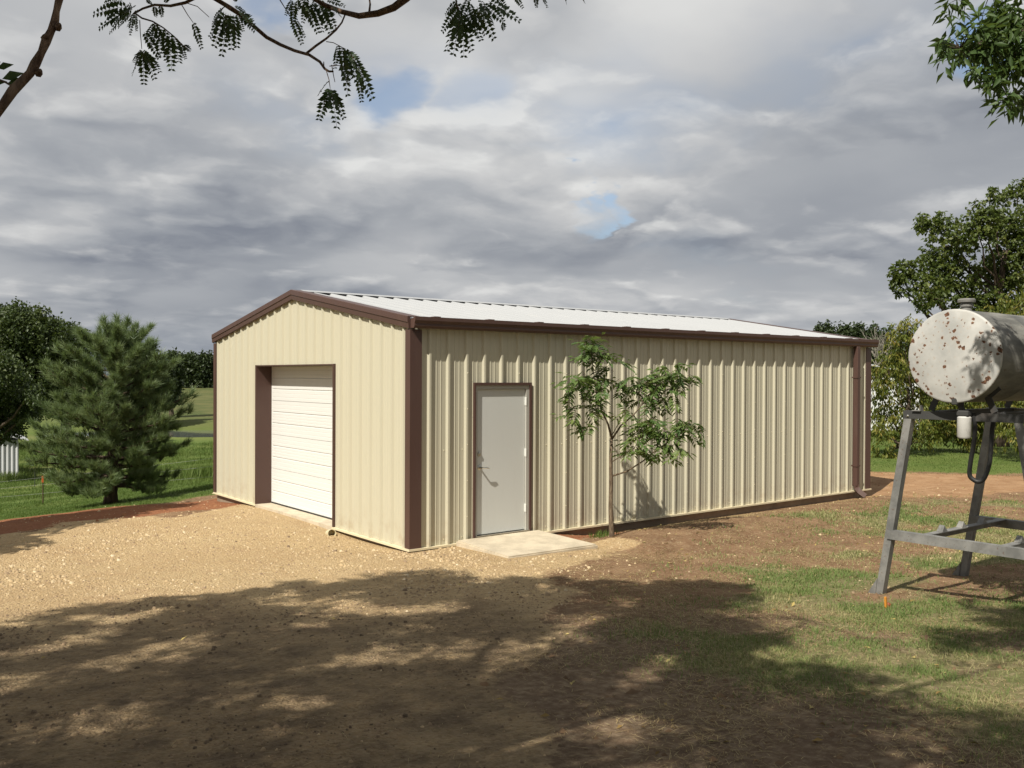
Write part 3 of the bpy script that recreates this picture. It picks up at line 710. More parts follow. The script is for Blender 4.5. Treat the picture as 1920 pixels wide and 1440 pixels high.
# ------------------------------------------------------------------ sapling by the wall
def build_sapling():
    P, t = on_ground(1147, 1006); base = P
    def q(px, py, dz=0.0): return at(px, py, t+dz)
    R = thing('sapling', base, 'young leafy sapling standing beside the side wall and stoop', 'tree')
    tr = MB()
    tr.tube([base-np.array([0, 0, .1]), base, q(1145, 950), q(1146, 900), q(1145, 860), q(1147, 822)], [.045, .040, .032, .029, .024, .020], 8)
    br = [([(1147, 822), (1140, 795), (1128, 770), (1118, 735), (1112, 690), (1108, 650)], .017, -.05),
          ([(1147, 824), (1165, 797), (1188, 778), (1206, 756), (1225, 728), (1250, 700)], .015, .12),
          ([(1146, 893), (1175, 884), (1205, 865), (1235, 840), (1265, 822), (1296, 798)], .015, -.25),
          ([(1147, 866), (1170, 852), (1188, 842), (1205, 815)], .009, -.1),
          ([(1148, 815), (1162, 790), (1172, 765)], .007, .1), ([(1118, 735), (1098, 745), (1085, 765)], .007, -.15), ([(1115, 710), (1095, 705), (1078, 715)], .007, -.2),
          ([(1206, 756), (1195, 735), (1185, 720)], .007, .2), ([(1112, 700), (1135, 690), (1160, 672)], .006, .2)]
    for pts, r, dz in br:
        k = len(pts); tr.tube([q(x, y, dz*i/(k-1)) for i, (x, y) in enumerate(pts)], np.linspace(r, r*.3, k), 6)
    # compound leaves: rachis with paired leaflets
    cl = [(1110, 648, 24, 14, -.05), (1098, 665, 22, 9, -.1), (1125, 662, 20, 9, .0), (1082, 712, 24, 13, -.2), (1075, 730, 18, 7, -.2), (1100, 735, 26, 13, -.1), (1098, 768, 24, 13, -.15), (1085, 785, 18, 7, -.15), (1103, 800, 12, 4, -.1),
          (1118, 715, 22, 8, .1), (1145, 690, 14, 5, .1), (1160, 680, 10, 3, .2), (1178, 716, 24, 13, .2), (1205, 728, 28, 18, .15), (1232, 718, 26, 15, .1), (1255, 696, 28, 20, .1), (1278, 712, 18, 9, .1), (1222, 752, 24, 11, .1), (1250, 742, 18, 7, .1),
          (1172, 772, 14, 6, .1), (1208, 802, 26, 16, -.1), (1192, 830, 24, 14, -.15), (1188, 848, 14, 5, -.15), (1232, 815, 26, 14, -.2), (1222, 790, 20, 9, -.1), (1258, 832, 22, 10, -.25), (1280, 792, 20, 11, -.25), (1300, 800, 16, 7, -.3), (1240, 845, 16, 5, -.2)]
    C = []; D = []; Nn = []; rn = []; rach = []
    for px, py, rp, n, dz in cl:
        c0 = q(px, py, dz); rad = rp*t/F_PX
        for i in range(int(n*.78)):
            a = c0+RNG.normal(size=3)*rad*.42*np.array([1, 1.2, .8]); d = unit(rdir(1)[0]*np.array([1, 1, .5])+np.array([0, 0, -.30])); L_ = RNG.uniform(.16, .27); rr = RNG.random()
            rach.append((a-d*.04, a+d*L_))
            nrm = unit(np.array([0, 0, 1.])+rdir(1)[0]*.4); sd = unit(np.cross(d, nrm))
            for j in range(5):
                s = (j+.7)/5.2; curve = np.array([0, 0, -.06*s*s])
                for sg in (-1, 1):
                    C.append(a+d*L_*s+curve); D.append(unit(sd*sg+d*.55+np.array([0, 0, -.25]))); Nn.append(unit(nrm+rdir(1)[0]*.35)); rn.append(.6*rr+.4*RNG.random())
            C.append(a+d*L_); D.append(d); Nn.append(nrm); rn.append(rr)
    C = np.array(C); V, Fc = leaf_quads(C, np.array(D), np.array(Nn), RNG.uniform(.09, .145, len(C)), RNG.uniform(.036, .055, len(C)))
    for a, b in rach: tr.tube([a, b], [.0025, .0015], 3, False)
    tr.build('trunk', M['bark_sap'], R, True)
    mesh_obj('crown', V, Fc, M['lf_sap'], R, False, {'rnd': np.repeat(rn, 4)})
build_sapling()

# ------------------------------------------------------------------ pine at the field edge
def build_pine():
    P, t = on_ground(207, 944); base = P; H = (944-588)*t/F_PX; Wd = 128*t/F_PX
    R = thing('pine_tree', base, 'bushy young pine with dark trunk beside the red soil bank', 'tree')
    mb = MB(); top = base+np.array([0, 0, H*.88])+CR*.1
    tp = bez(base-np.array([0, 0, .1]), top, CR*.06, 12, .02); rr = .13*np.linspace(1.05, .10, 12); rr[0] *= 1.3; mb.tube(tp, rr, 10)
    tips = []
    g = np.random.default_rng(5)
    nw = 17
    for w in range(nw):
        h = .15+.80*w/(nw-1); k = 7 if w < nw-4 else 5
        # half width of the outline against height
        prof = np.interp(h, [.13, .20, .32, .52, .72, .86, .95, 1.0], [.70, .92, 1.06, .98, .80, .54, .36, .26])*Wd
        for j in range(k):
            az = 2*math.pi*(j+g.uniform(-.35, .35))/k+w*.9
            dr = np.array([math.cos(az), math.sin(az), 0]); Ln = prof*g.uniform(.70, 1.08)
            A = tp[0]+(tp[-1]-tp[0])*h*.98; rise = np.interp(h, [.15, .4, .9], [.05, .30, .85])*Ln
            B = A+dr*Ln+np.array([0, 0, rise*g.uniform(.6, 1.1)])
            if h < .25: B[2] -= .12*Ln
            Q = bez(A, B, (0, 0, -.10*Ln), 7, .015); mb.tube(Q, np.linspace(.038*(1-h)+.012, .007, 7), 5)
            for s in range(2, 7):
                n_side = 3 if s < 6 else 2
                for e in range(n_side):
                    sd = unit(np.cross(dr, [0, 0, 1])*(1 if e % 2 else -1)*g.uniform(.3, 1.0)+dr*g.uniform(.3, .9)+np.array([0, 0, g.uniform(-.05, .75)]))
                    l2 = Ln*g.uniform(.14, .34)*(1.15-s/9); T = Q[s]+sd*l2
                    mb.tube([Q[s], (Q[s]+T)/2+np.array([0, 0, -.01]), T], [.008, .006, .004], 3, False)
                    tips.append((T, unit(sd+np.array([0, 0, .95])), 1.05)); 
                    if s > 2: tips.append(((Q[s]*.45+T*.55), unit(sd+rdir(1)[0]*.4+np.array([0, 0, .8])), .95))
            tips.append((B, unit(Q[-1]-Q[-2]+np.array([0, 0, .05])), 1.1))
    for i in range(26):
        A = tp[0]+(tp[-1]-tp[0])*g.uniform(.88, 1.0); az = g.uniform(0, 6.28); l = g.uniform(.2, .38); T = A+np.array([math.cos(az)*l*.75, math.sin(az)*l*.75, l*g.uniform(.5, 1.0)])
        mb.tube([A, T], [.012, .006], 3, False); tips.append((T, unit(T-A+np.array([0, 0, .5])), 1.1)); tips.append(((T+A)/2, unit(T-A), 1.0))
    for px, py, w_ in ((183, 606, .5), (197, 590, .7), (208, 602, .5), (219, 587, .8), (230, 600, .5), (240, 589, .75), (255, 600, .6), (266, 610, .5), (172, 624, .5), (276, 630, .5), (190, 622, .5), (248, 618, .5)):
        dz_ = g.uniform(-.5, .5); T = at(px, py+9, t+dz_); A = at(px+(219-px)*.35, py+62, t+dz_*.5)
        Q = bez(A, T, (0, 0, .05), 6); mb.tube(Q, np.linspace(.018, .008, 6), 4, False); mb.tube([tp[-3], A], [.02, .018], 4, False)
        for q_ in Q[1:]:
            for s in range(3): tips.append((q_+g.normal(size=3)*.03, unit(np.array([g.normal()*.25, g.normal()*.25, 1.0])), .95))
    T = np.array([a for a, b, c in tips]); D = np.array([b for a, b, c in tips]); S = np.array([c for a, b, c in tips])
    per = 44; m = len(T)*per
    C = np.repeat(T, per, 0)-np.repeat(D, per, 0)*RNG.random((m, 1))*.16
    nd = unit(np.repeat(D, per, 0)*1.0+rdir(m)*.72); ln = RNG.uniform(.13, .21, m)[:, None]*np.repeat(S, per)[:, None]
    sd = unit(np.cross(nd, rdir(m)))*.0052
    V = np.stack([C-sd, C+sd, C+nd*ln], 1).reshape(-1, 3); i = np.arange(m)*3
    rn = np.clip(np.repeat(RNG.random(len(T)), per)*.7+RNG.random(m)*.3, 0, 1)
    mb.build('trunk', M['bark_pine'], R, True)
    mesh_obj('crown', V, np.stack([i, i+1, i+2], 1), M['needle'], R, False, {'rnd': np.repeat(rn, 3)})
build_pine()

# ------------------------------------------------------------------ locust whose crown shades the foreground
HV = np.array([SUN[0]/SUN[2], SUN[1]/SUN[2], 1.0])         # crown point above a ground point, per metre of height
def pinnae(A, D, Nn, ln, wd, pairs, rnd, taper=True, wr=.42):
    """feather-shaped leaves: A base, D axis, leaflets in pairs"""
    n = len(A); D = unit(D); S = unit(np.cross(D, Nn)); C = []; DD = []; NN = []; L_ = []; R_ = []
    for j in range(pairs):
        s = (j+.6)/pairs; w = (1-.55*abs(s-.42)/.58) if taper else 1
        base = A+D*(ln*s)[:, None]+np.array([0, 0, -1.])*(ln*.16*s*s)[:, None]
        for sg in (-1, 1):
            C.append(base); DD.append(unit(S*sg+D*.45+rdir(n)*.22)); NN.append(unit(Nn+rdir(n)*.22)); L_.append(wd*.5*w*1.1); R_.append(rnd)
    C = np.vstack(C); DD = np.vstack(DD); NN = np.vstack(NN); L_ = np.concatenate(L_); R_ = np.concatenate(R_)
    V, Fc = leaf_quads(C, DD, NN, L_, np.maximum(L_*wr, .004), .12)
    return V, Fc, np.repeat(np.clip(R_+RNG.normal(size=len(R_))*.12, 0, 1), 4)
def merge(parts):
    V = []; Fc = []; R_ = []; n = 0
    for v, f, r in parts: V.append(v); Fc.append(f+n); R_.append(r); n += len(v)
    return np.vstack(V), np.vstack(Fc), np.concatenate(R_)
SHADE = [(-5.3, -1.85), (-4.3, -1.15), (-3.4, -.95), (-2.5, -1.10), (-1.9, -1.20), (-1.1, -1.45), (-.3, -2.15), (.3, -2.75), (1.0, -3.3), (1.5, -4.1), (1.0, -4.6), (.5, -4.8), (.0, -5.1), (-.2, -5.8), (-.75, -6.7), (-1.05, -7.6), (-1.0, -8.4), (-.6, -9.3), (-1.5, -11.5), (-5, -12.5), (-10, -11), (-11.5, -6), (-8, -3.2)]
ISLES = [((.95, -6.85), (.75, .38)), ((1.9, -7.1), (.9, .5)), ((-.15, -7.05), (.28, .2)), ((2.6, -6.0), (.6, .4))]
def build_locust():
    base = np.array([-9.6, -8.4, 0]); base[2] = gz(base[0], base[1]); g = np.random.default_rng(3)
    R = thing('locust_tree', base, 'feathery dark-leaved locust whose drooping twigs hang across the sky', 'tree')
    # crown volume: every spray stands above a spot of the shaded ground
    n = 72000; G = np.stack([g.uniform(-12, 3.2, n), g.uniform(-13, -.6, n)], 1)
    sd = poly_sd(G[:, 0], G[:, 1], SHADE)+(fbm(G[:, 0]*1.3, G[:, 1]*1.3, 71, 3)-.5)*1.0
    a = G[:, 0]*.917+G[:, 1]*.399; b = -G[:, 0]*.399+G[:, 1]*.917      # along / across the light
    hole = fbm(a*.95+5, b*2.1, 77, 4)-.035*sstep(G[:, 0], -3.6, -2.2)*sstep(G[:, 1], -4.8, -6.0)
    keep = sd > -.05
    for (cx, cy), (rx, ry) in ISLES: keep |= ((G[:, 0]-cx)/rx)**2+((G[:, 1]-cy)/ry)**2 < 1
    edge = sstep(sd, -.05, .9)
    keep &= g.random(n) < np.where(hole < .365+.07*(1-edge), .02, np.where(hole < .41, .4, 1.0))*np.where(fbm(a*2.1+3, b*4.6, 83, 3) < .385+.05*(1-edge), .06, 1.0)
    G = G[keep]; n = len(G)
    h = g.uniform(4.9, 8.4, n); gzv = terrain(G[:, 0], G[:, 1])
    P = np.stack([G[:, 0], G[:, 1], gzv], 1)+HV*h[:, None]
    P = P[~in_frame(P, 110)]
    n = len(P)
    D = unit(rdir(n)*np.array([1, 1, .5])+np.array([0, 0, -.25])); Nn = unit(rdir(n)*.5+np.array([0, 0, 1.]))
    parts = [pinnae(P, D, Nn, g.uniform(.24, .40, n), g.uniform(.15, .21, n), 4, g.random(n), True, .75)]
    # twigs and leaves that reach into view
    T0 = 6.0
    wood = MB()
    def br(pts, r0, r1, t=T0): wood.tube([at(x, y, t+.25*math.sin(.013*x+.02*y)) for x, y in pts], np.linspace(r0, r1, len(pts)), 7)
    br([(1010, -150), (880, -90), (800, -40), (762, -4), (738, 14), (708, 25), (672, 30), (640, 22), (606, 8), (560, -18), (500, -70)], .034, .010)
    br([(300, -120), (350, -60), (395, -8), (430, 14), (452, 28), (472, 46), (500, 70), (526, 84), (552, 95), (580, 103), (600, 116), (609, 129), (617, 134), (625, 134)], .019, .006)
    br([(572, 102), (592, 86), (612, 72), (630, 56), (641, 42), (648, 25)], .009, .005)
    br([(607, 128), (607, 116)], .005, .003); br([(631, 55), (628, 46)], .004, .002); br([(692, 26), (694, 8), (690, -20)], .008, .005)
    br([(250, 26), (268, 16), (290, 9), (320, 11), (348, 5), (370, -6), (420, -50)], .006, .012)
    br([(252, 24), (266, 34), (286, 40), (306, 52), (326, 68), (342, 84), (352, 92)], .006, .003); br([(262, 38), (263, 60), (266, 92)], .003, .002)
    br([(340, 8), (352, 28), (362, 42)], .003, .002); br([(348, 5), (370, 12), (392, 32)], .003, .002)
    br([(612, 133), (617, 150), (619, 165)], .003, .002); br([(612, 78), (625, 80), (640, 88), (648, 92)], .003, .002); br([(618, 124), (632, 122), (643, 125)], .003, .002); br([(622, 122), (625, 140), (628, 154)], .003, .002)
    br([(520, -8), (535, 16), (548, 38)], .004, .002); br([(850, -60), (856, 10), (864, 25)], .008, .004); br([(864, -50), (900, -20), (940, -8), (1030, -20)], .010, .006); br([(940, 30), (943, 44)], .002, .0015)
    pn = [((240, 12), (176, 16)), ((238, 20), (186, 44)), ((236, 24), (206, 54)), ((246, 26), (222, 46)), ((250, 26), (244, 60)), ((254, 28), (256, 54)), ((246, 6), (228, 30)), ((230, 2), (196, 0)), ((255, 10), (232, 22)), ((248, 18), (214, 34)), ((258, 18), (240, 44)),
          ((266, 94), (248, 134)), ((266, 94), (256, 118)), ((268, 96), (270, 150)), ((269, 96), (290, 140)), ((270, 98), (299, 128)), ((268, 95), (282, 118)), ((264, 95), (250, 112)),
          ((290, 44), (272, 70)), ((294, 46), (284, 82)), ((304, 54), (298, 98)), ((310, 58), (312, 106)), ((318, 64), (322, 122)), ((326, 70), (336, 108)), ((336, 80), (348, 106)), ((344, 86), (357, 92)), ((270, 60), (298, 102)), ((288, 42), (304, 76)),
          ((362, 42), (378, 84)), ((290, 12), (292, 28)), ((300, 10), (304, 28)), ((285, 10), (272, -8)), ((310, 6), (318, -14)),
          ((420, 22), (394, 62)), ((424, 24), (402, 78)), ((428, 26), (416, 94)), ((432, 26), (434, 84)), ((438, 28), (444, 80)), ((444, 26), (456, 54)), ((452, 24), (478, 50)), ((448, 20), (470, 42)), ((416, 16), (398, 40)), ((426, 10), (408, 20)), ((440, 12), (460, 20)), ((424, 30), (424, 70)), ((440, 4), (446, -20)),
          ((548, 0), (536, 24)), ((552, 4), (548, 44)), ((548, 36), (566, 76)), ((550, 30), (572, 64)), ((570, 4), (596, 54)), ((584, 6), (604, 52)), ((596, 6), (620, 52)), ((606, 10), (628, 48)), ((576, -4), (568, 36)), ((620, 10), (640, 28)), ((614, 0), (646, 6)), ((560, -6), (580, 30)), ((600, -4), (612, 28)), ((590, 0), (584, 34)), ((560, 0), (552, 24)),
          ((634, 84), (628, 122)), ((640, 88), (644, 128)), ((642, 90), (652, 168)), ((648, 92), (658, 140)), ((650, 94), (672, 150)), ((660, 104), (684, 146)), ((668, 118), (698, 176)), ((672, 138), (678, 184)), ((640, 124), (656, 156)), ((654, 98), (676, 124)),
          ((616, 152), (596, 174)), ((619, 166), (598, 216)), ((619, 166), (610, 200)), ((620, 166), (632, 228)), ((622, 168), (645, 214)), ((622, 168), (636, 192)), ((626, 186), (645, 196)),
          ((860, 14), (830, 52)), ((862, 20), (838, 84)), ((864, 24), (850, 92)), ((866, 26), (870, 96)), ((868, 28), (884, 86)), ((876, 24), (902, 68)), ((884, 18), (910, 58)), ((894, 12), (926, 64)), ((906, 8), (944, 34)), ((916, 2), (974, 30)), ((868, 8), (846, 30)), ((880, 6), (892, 44)), ((900, 0), (922, 38)), ((858, 2), (836, 22)), ((872, 30), (856, 70)), ((888, 30), (894, 66)), ((930, -6), (950, 12)), ((880, -4), (866, 28)), ((896, 20), (908, 40)),
          ((1004, -12), (1006, 10)), ((1014, -12), (1026, 10)), ((960, -14), (980, 10)), ((1058, -12), (1062, 4)), ((1088, -10), (1096, 2)), ((943, 44), (945, 54))]
    A = []; D = []; ln = []; off = []
    for (x0, y0), (x1, y1) in pn:
        dt = .25*math.sin(.013*x0+.02*y0)+g.uniform(-.12, .12); a = at(x0, y0, T0+dt); b = at(x1, y1, T0+dt+g.uniform(-.08, .08)); A.append(a); D.append(b-a); ln.append(np.linalg.norm(b-a))
    A = np.array(A); D = np.array(D); ln = np.array(ln); nn = unit(-np.tile(CF, (len(A), 1))*.8+rdir(len(A))*.5+np.array([0, 0, .35])); nn = unit(nn-unit(D)*(nn*unit(D)).sum(1)[:, None])
    parts.append(pinnae(A, D, nn, ln*1.02, np.clip(ln*.50, .05, .105), 9, g.random(len(A))*.5, True, .62))
    for a, d in zip(A, D): wood.tube([a, a+d*.5-np.array([0, 0, .04*np.linalg.norm(d)]), a+d-np.array([0, 0, .16*np.linalg.norm(d)])], [.0016, .0014, .001], 3, False)
    # near twig at the left edge with a few leaflets
    Tn = 1.25; far_wood = wood; wood = MB()
    wood.tube([at(x, y, Tn) for x, y in [(-60, 270), (-6, 214), (24, 170), (56, 138), (66, 120), (78, 98), (86, 78), (96, 58), (103, 40), (106, 20), (112, -6), (125, -60), (200, -200)]], [.0062, .0056, .0070, .0058, .0068, .0050, .0064, .0050, .0058, .0044, .0054, .0044, .005], 8)
    for (x, y) in ((72, 138), (108, 52), (84, 72)): wood.tube([at(x, y, Tn), at(x+3, y-6, Tn-.01)], [.0055, .003], 6)
    lf = [((-6, 128), (22, 120)), ((4, 148), (40, 136)), ((14, 156), (46, 150)), ((-14, 140), (-2, 116)), ((-18, 156), (10, 152)), ((-30, 148), (-20, 120))]
    A2 = np.array([at(*a, Tn) for a, b in lf]); D2 = np.array([at(*b, Tn)-at(*a, Tn) for a, b in lf]); l2 = np.linalg.norm(D2, axis=1)
    v, f = leaf_quads(A2, D2, unit(-np.tile(CF, (len(lf), 1))*1.5+np.array([-.3, 0, .5])), l2*1.1, l2*.62, .05); parts.append((v, f, np.full(len(v), .95)))
    wood.tube([at(30, 166, Tn), at(10, 154, Tn), at(-30, 140, Tn)], [.0015, .0014, .001], 4)
    # trunk and limbs into the crown
    top = base+np.array([.9, .5, 6.0]); cl = [(np.array([-9.5, -8.5, 7.2]), None), (np.array([-7.6, -6.4, 6.6]), None), (np.array([-8.5, -5.6, 7.0]), None), (np.array([-6.3, -8.4, 6.8]), None), (np.array([-6.8, -10.4, 7.2]), None), (np.array([-10.5, -6.5, 6.8]), None), (np.array([-11, -10.5, 7]), None), (np.array([-4.6, -7.6, 6.3]), None), (np.array([-5.2, -9.4, 6.6]), None)]
    sub = P[g.permutation(n)[:260]]
    tk = trunk_and_limbs(base, top, .24, cl, wob=.08, twigs=sub, tw_r=.010)
    e1 = at(1010, -150, T0+.25*math.sin(.013*1010-.02*150)); tk.tube(bez(top, e1, (0, 0, .8), 9, .04), np.linspace(.07, .034, 9), 7)
    e2 = at(300, -120, T0+.25*math.sin(.013*300-2.4)); tk.tube(bez(top, e2, (0, 0, .5), 9, .04), np.linspace(.06, .019, 9), 7)
    e3 = at(200, -200, Tn); tk.tube(bez(top-np.array([0, 0, 2.2]), e3, (0, 0, .5), 9, .02), np.linspace(.05, .006, 9), 7)
    e4 = at(420, -50, T0); tk.tube(bez(e2, e4, (0, 0, .05), 4), np.linspace(.019, .012, 4), 6)
    e5 = at(864, -50, T0); tk.tube(bez(e1, e5, (0, 0, .05), 4), np.linspace(.02, .010, 4), 6)
    tk.build('trunk', M['bark'], R, True)
    far_wood.build('branch', M['bark_twig'], R, True); wood.build('branch', bark('lit_twig_bark', (.10, .062, .045, 1), (.30, .21, .15, 1), 90), R, True)  # near twig in paler bark, sunlight put into its colour
    V, Fc, rn = merge(parts); mesh_obj('crown', V, Fc, M['lf_locust'], R, False, {'rnd': rn})
build_locust()

# ------------------------------------------------------------------ pecan over the tank
def build_pecan():
    base = np.array([3.2, -12.2, 0]); base[2] = gz(base[0], base[1])
    R = thing('pecan_tree', base, 'leafy pecan branch reaching in over the fuel tank', 'tree')
    T0 = 6.3; s = T0/F_PX
    vis = [(1806, 8, 22), (1795, 28, 12), (1870, 20, 20), (1900, 30, 40), (1862, 42, 24), (1885, 70, 42), (1840, 72, 30), (1812, 92, 26), (1780, 82, 18), (1768, 88, 10), (1795, 110, 18), (1860, 105, 38), (1905, 110, 36), (1880, 140, 34), (1845, 140, 20), (1850, 160, 14), (1884, 175, 22), (1880, 188, 12), (1912, 178, 24), (1918, 205, 10), (1930, 60, 60)]
    clv = [(at(x, y, T0+RNG.uniform(-.35, .35)), np.array([r*s, r*s*1.3, r*s])) for x, y, r in vis]
    V1, F1, r1, T1 = crown_leaves(clv, 230, 8, .092, .030, .075, .55, .1, 3)
    big = lobes((1.6, -10.15, 6.9), (3.4, 2.1, 1.9), 12, 21)+lobes((4.2, -11.2, 7.2), (2.6, 2.2, 1.8), 7, 22)
    V2, F2, r2, T2 = crown_leaves(big, 3200, 8, .17, .055, .16, .4, .35, 4, lambda P: in_frame(P, 60))
    tw = np.vstack([T1[RNG.permutation(len(T1))[:90]]])
    top = base+np.array([-.6, .9, 5.6]); mb = trunk_and_limbs(base, top, .26, big[:9], wob=.06, twigs=T2[::40], tw_r=.012)
    main = [at(2150, -40, T0+.6), at(2040, 10, T0+.3), at(1960, 60, T0), at(1916, 96, T0), at(1886, 124, T0), at(1866, 150, T0)]
    mb.tube(bez(top, main[0], (0, 0, .5), 7, .03), np.linspace(.08, .035, 7), 7); mb.tube(main, np.linspace(.03, .006, 6), 7)
    mb.tube([main[2], at(1900, 60, T0), at(1850, 80, T0), at(1800, 92, T0), at(1775, 86, T0)], np.linspace(.014, .003, 5), 6)
    mb.tube([main[1], at(1930, -30, T0), at(1860, -20, T0), at(1810, 2, T0)], np.linspace(.014, .004, 4), 6)
    E_ = np.array([at(x, y, T0) for x, y in ((1900, 60), (1850, 80), (1800, 92), (1886, 124), (1866, 150), (1916, 96), (1860, -20), (1810, 2), (1900, 170))])
    for T in tw:
        j = np.argmin(((E_-T)**2).sum(1)); mb.tube(bez(E_[j], T, (0, 0, .03), 4), [.005, .004, .003, .002], 3, False)
    mb.build('trunk', M['bark'], R, True)
    V, Fc, rn = merge([(V1, F1, r1), (V2, F2, r2)]); mesh_obj('crown', V, Fc, M['lf_pecan'], R, False, {'rnd': rn})
build_pecan()

# ------------------------------------------------------------------ other trees
def ground_at(px, t):
    P = at(px, 705, t); return np.array([P[0], P[1], gz(P[0], P[1])])
def lifted(px, py, t): return at(px, py, t)
ORD = ['first', 'second', 'third', 'fourth', 'fifth', 'sixth', 'seventh', 'eighth', 'ninth', 'tenth', 'eleventh']
def build_trees():
    # off to the left: shades the red soil bank, a few leaf tips touch the frame edge
    cl = []
    for (gx, gy, h, r) in [(-4.6, 3.7, 4.4, .8), (-4.3, 4.8, 4.8, .8), (-4.0, 6.0, 4.6, .8), (-3.7, 7.5, 5.0, .9), (-3.4, 9.0, 5.2, .9), (-3.3, 5.5, 5.4, .7), (-3.0, 7.0, 5.0, .8), (-2.7, 8.3, 5.4, .8), (-2.4, 6.0, 5.0, .6), (-2.1, 7.4, 5.4, .7), (-1.7, 6.6, 5.2, .5), (-1.3, 7.6, 5.6, .6), (-.9, 7.2, 5.4, .45), (-5.6, 4.6, 4.6, 1.0), (-5.1, 7.4, 5.4, 1.0), (-4.7, 9.5, 5.6, 1.0), (-6.8, 4.4, 5.4, 1.3)]:
        cl.append((np.array([gx, gy, gz(gx, gy)])+HV*h, np.array([r, r, r*.75])))
    b = np.array([-9.3, 2.2, gz(-9.3, 2.2)])
    make_tree('offscreen_tree', 'shade tree at the left edge above the red soil', b, b+np.array([.2, .3, 4.6]), .16, cl, 4600, 8, .15, .09, .14, M['lf_oak'], M['bark'], cull=lambda P: in_frame(P, 4), seed=9, shell=.1)
    # added trees, unseen behind the viewer, only to block sky light
    for (x, y, h, r, sd, lab) in [(-2.5, -22, 11, 4.6, 61, 'broad added tree, unseen behind the viewer, blocking sky light'), (9.5, -19.5, 10.5, 4.4, 62, 'added tree, unseen behind the viewer to the right, blocking sky light'), (-15.5, -17, 11, 4.6, 63, 'added tree, unseen behind the viewer to the left, blocking sky light')]:
        b = np.array([x, y, gz(x, y)]); c2 = lobes((x, y, b[2]+h*.58), (r, r, h*.42), 14, sd, (.4, .55))
        make_tree('offscreen_tree', lab, b, b+np.array([0, 0, h*.6]), .3, c2, 1100, 8, .36, .24, .4, M['lf_oak'], M['bark'], cull=lambda P: in_frame(P, 30), seed=sd, shell=.35, ntw=20, tw_r=.02)
    # big dark oaks behind the pine
    spec = [(20, 62, [(5, 650, 60, 75), (45, 615, 55, 45), (-40, 640, 70, 80), (85, 640, 45, 50), (60, 690, 60, 60), (0, 730, 70, 60), (30, 600, 40, 25)], 'tall dark oak at the left edge behind the pine', 2600),
            (125, 66, [(110, 630, 40, 28), (140, 640, 28, 26), (120, 680, 55, 50), (95, 730, 55, 50), (150, 690, 28, 40), (140, 740, 45, 45), (160, 720, 30, 40)], 'dark round-topped oak showing over the left of the pine', 1800)]
    for px, t, blobs, lab, n in spec:
        b = ground_at(px, t); s = t/F_PX
        cl = [(at(x, y, t+RNG.uniform(-1.5, 1.5)), np.array([rx*s, rx*s, ry*s])) for x, y, rx, ry in blobs]
        make_tree('oak_tree', lab, b, at(px, 640, t), .38, cl, int(n*1.7), 9, .24, .15, .42, M['lf_oak'], M['bark'], 'tree', 'dark oaks on the left', seed=px, tw_r=.02, shell=.45, ntw=80)
    # nearer oak whose boughs hang in front of the little shed
    t = 43; b = ground_at(-60, t); s = t/F_PX
    cl = [(at(x, y, t+RNG.uniform(-1, 1)), np.array([rx*s, rx*s, ry*s])) for x, y, rx, ry in [(0, 700, 40, 45), (30, 735, 35, 35), (10, 770, 45, 30), (55, 770, 25, 25), (-50, 720, 50, 70), (20, 800, 26, 22), (62, 740, 16, 18), (-10, 815, 26, 16), (-100, 680, 60, 70)]]
    make_tree('oak_tree', 'nearer oak with boughs drooping over the small tin shed', b, at(-60, 700, t), .3, cl, 2200, 9, .17, .10, .3, M['lf_oak'], M['bark'], 'tree', 'dark oaks on the left', seed=4, tw_r=.015, droop=.5)
    # mid-distance trees right of the pine and along the far field edge
    row = [(262, 96, 640, 34), (296, 100, 652, 28), (322, 108, 668, 22)]
    labs = ['rounded tree directly right of the pine top', 'second tree from the pine along the field edge', 'low tree between the pine and the field']
    for (px, t, ty, hw), lab in zip(row, labs):
        b = ground_at(px, t); s = t/F_PX; top = at(px, ty, t); H = top[2]-b[2]
        cl = lobes((b[0], b[1], b[2]+H*.60), (hw*s, hw*s, H*.42), 8, px, (.42, .6))
        make_tree('field_edge_tree', lab, b, b+np.array([0, 0, H*.7]), .3, cl, 800, 9, .42, .26, .6, M['lf_far'], M['bark'], 'tree', 'trees along the far field', seed=px, ntw=20, tw_r=.03, sides=4)
    for i in range(8):
        px = 262+i*20+RNG.uniform(-5, 5); t = 188+RNG.uniform(-6, 10)+(i % 2)*9; b = ground_at(px, t); s = t/F_PX
        ty = np.interp(px, [250, 300, 340, 365, 400, 470], [662, 668, 663, 656, 660, 660])+RNG.uniform(-4, 5); H = at(px, ty, t)[2]-b[2]
        cl = lobes((b[0], b[1], b[2]+H*.46), (22*s, 22*s, H*.56), 9, 100+i, (.45, .62))
        make_tree('hilltop_tree', f'dark hilltop tree, {ORD[7-i]} from the building along the far field edge', b, b+np.array([0, 0, H*.6]), .3, cl, 520, 8, .62, .42, .9, M['lf_far'], M['bark'], 'tree', 'hilltop tree row', seed=200+i, ntw=0, sides=4)
    # wooded ridge behind the building on the right
    for i in range(12):
        px = [1108, 1180, 1535, 1560, 1588, 1608, 1632, 1655, 1678, 1700, 1726, 1752][i]+RNG.uniform(-3, 3)
        t = 112+RNG.uniform(-5, 8)+(i % 3)*5; b = ground_at(px, t); s = t/F_PX
        ty = np.interp(px, [1100, 1112, 1180, 1200, 1530, 1550, 1600, 1650, 1690, 1740, 1920], [572, 570, 582, 592, 610, 606, 600, 606, 612, 616, 610])+RNG.uniform(-3, 3); H = at(px, ty, t)[2]-b[2]
        hw = 15 if px < 1200 else 21
        cl = lobes((b[0], b[1], b[2]+H*.56), (hw*s, hw*s, H*.44), 8, 300+i, (.40, .56))
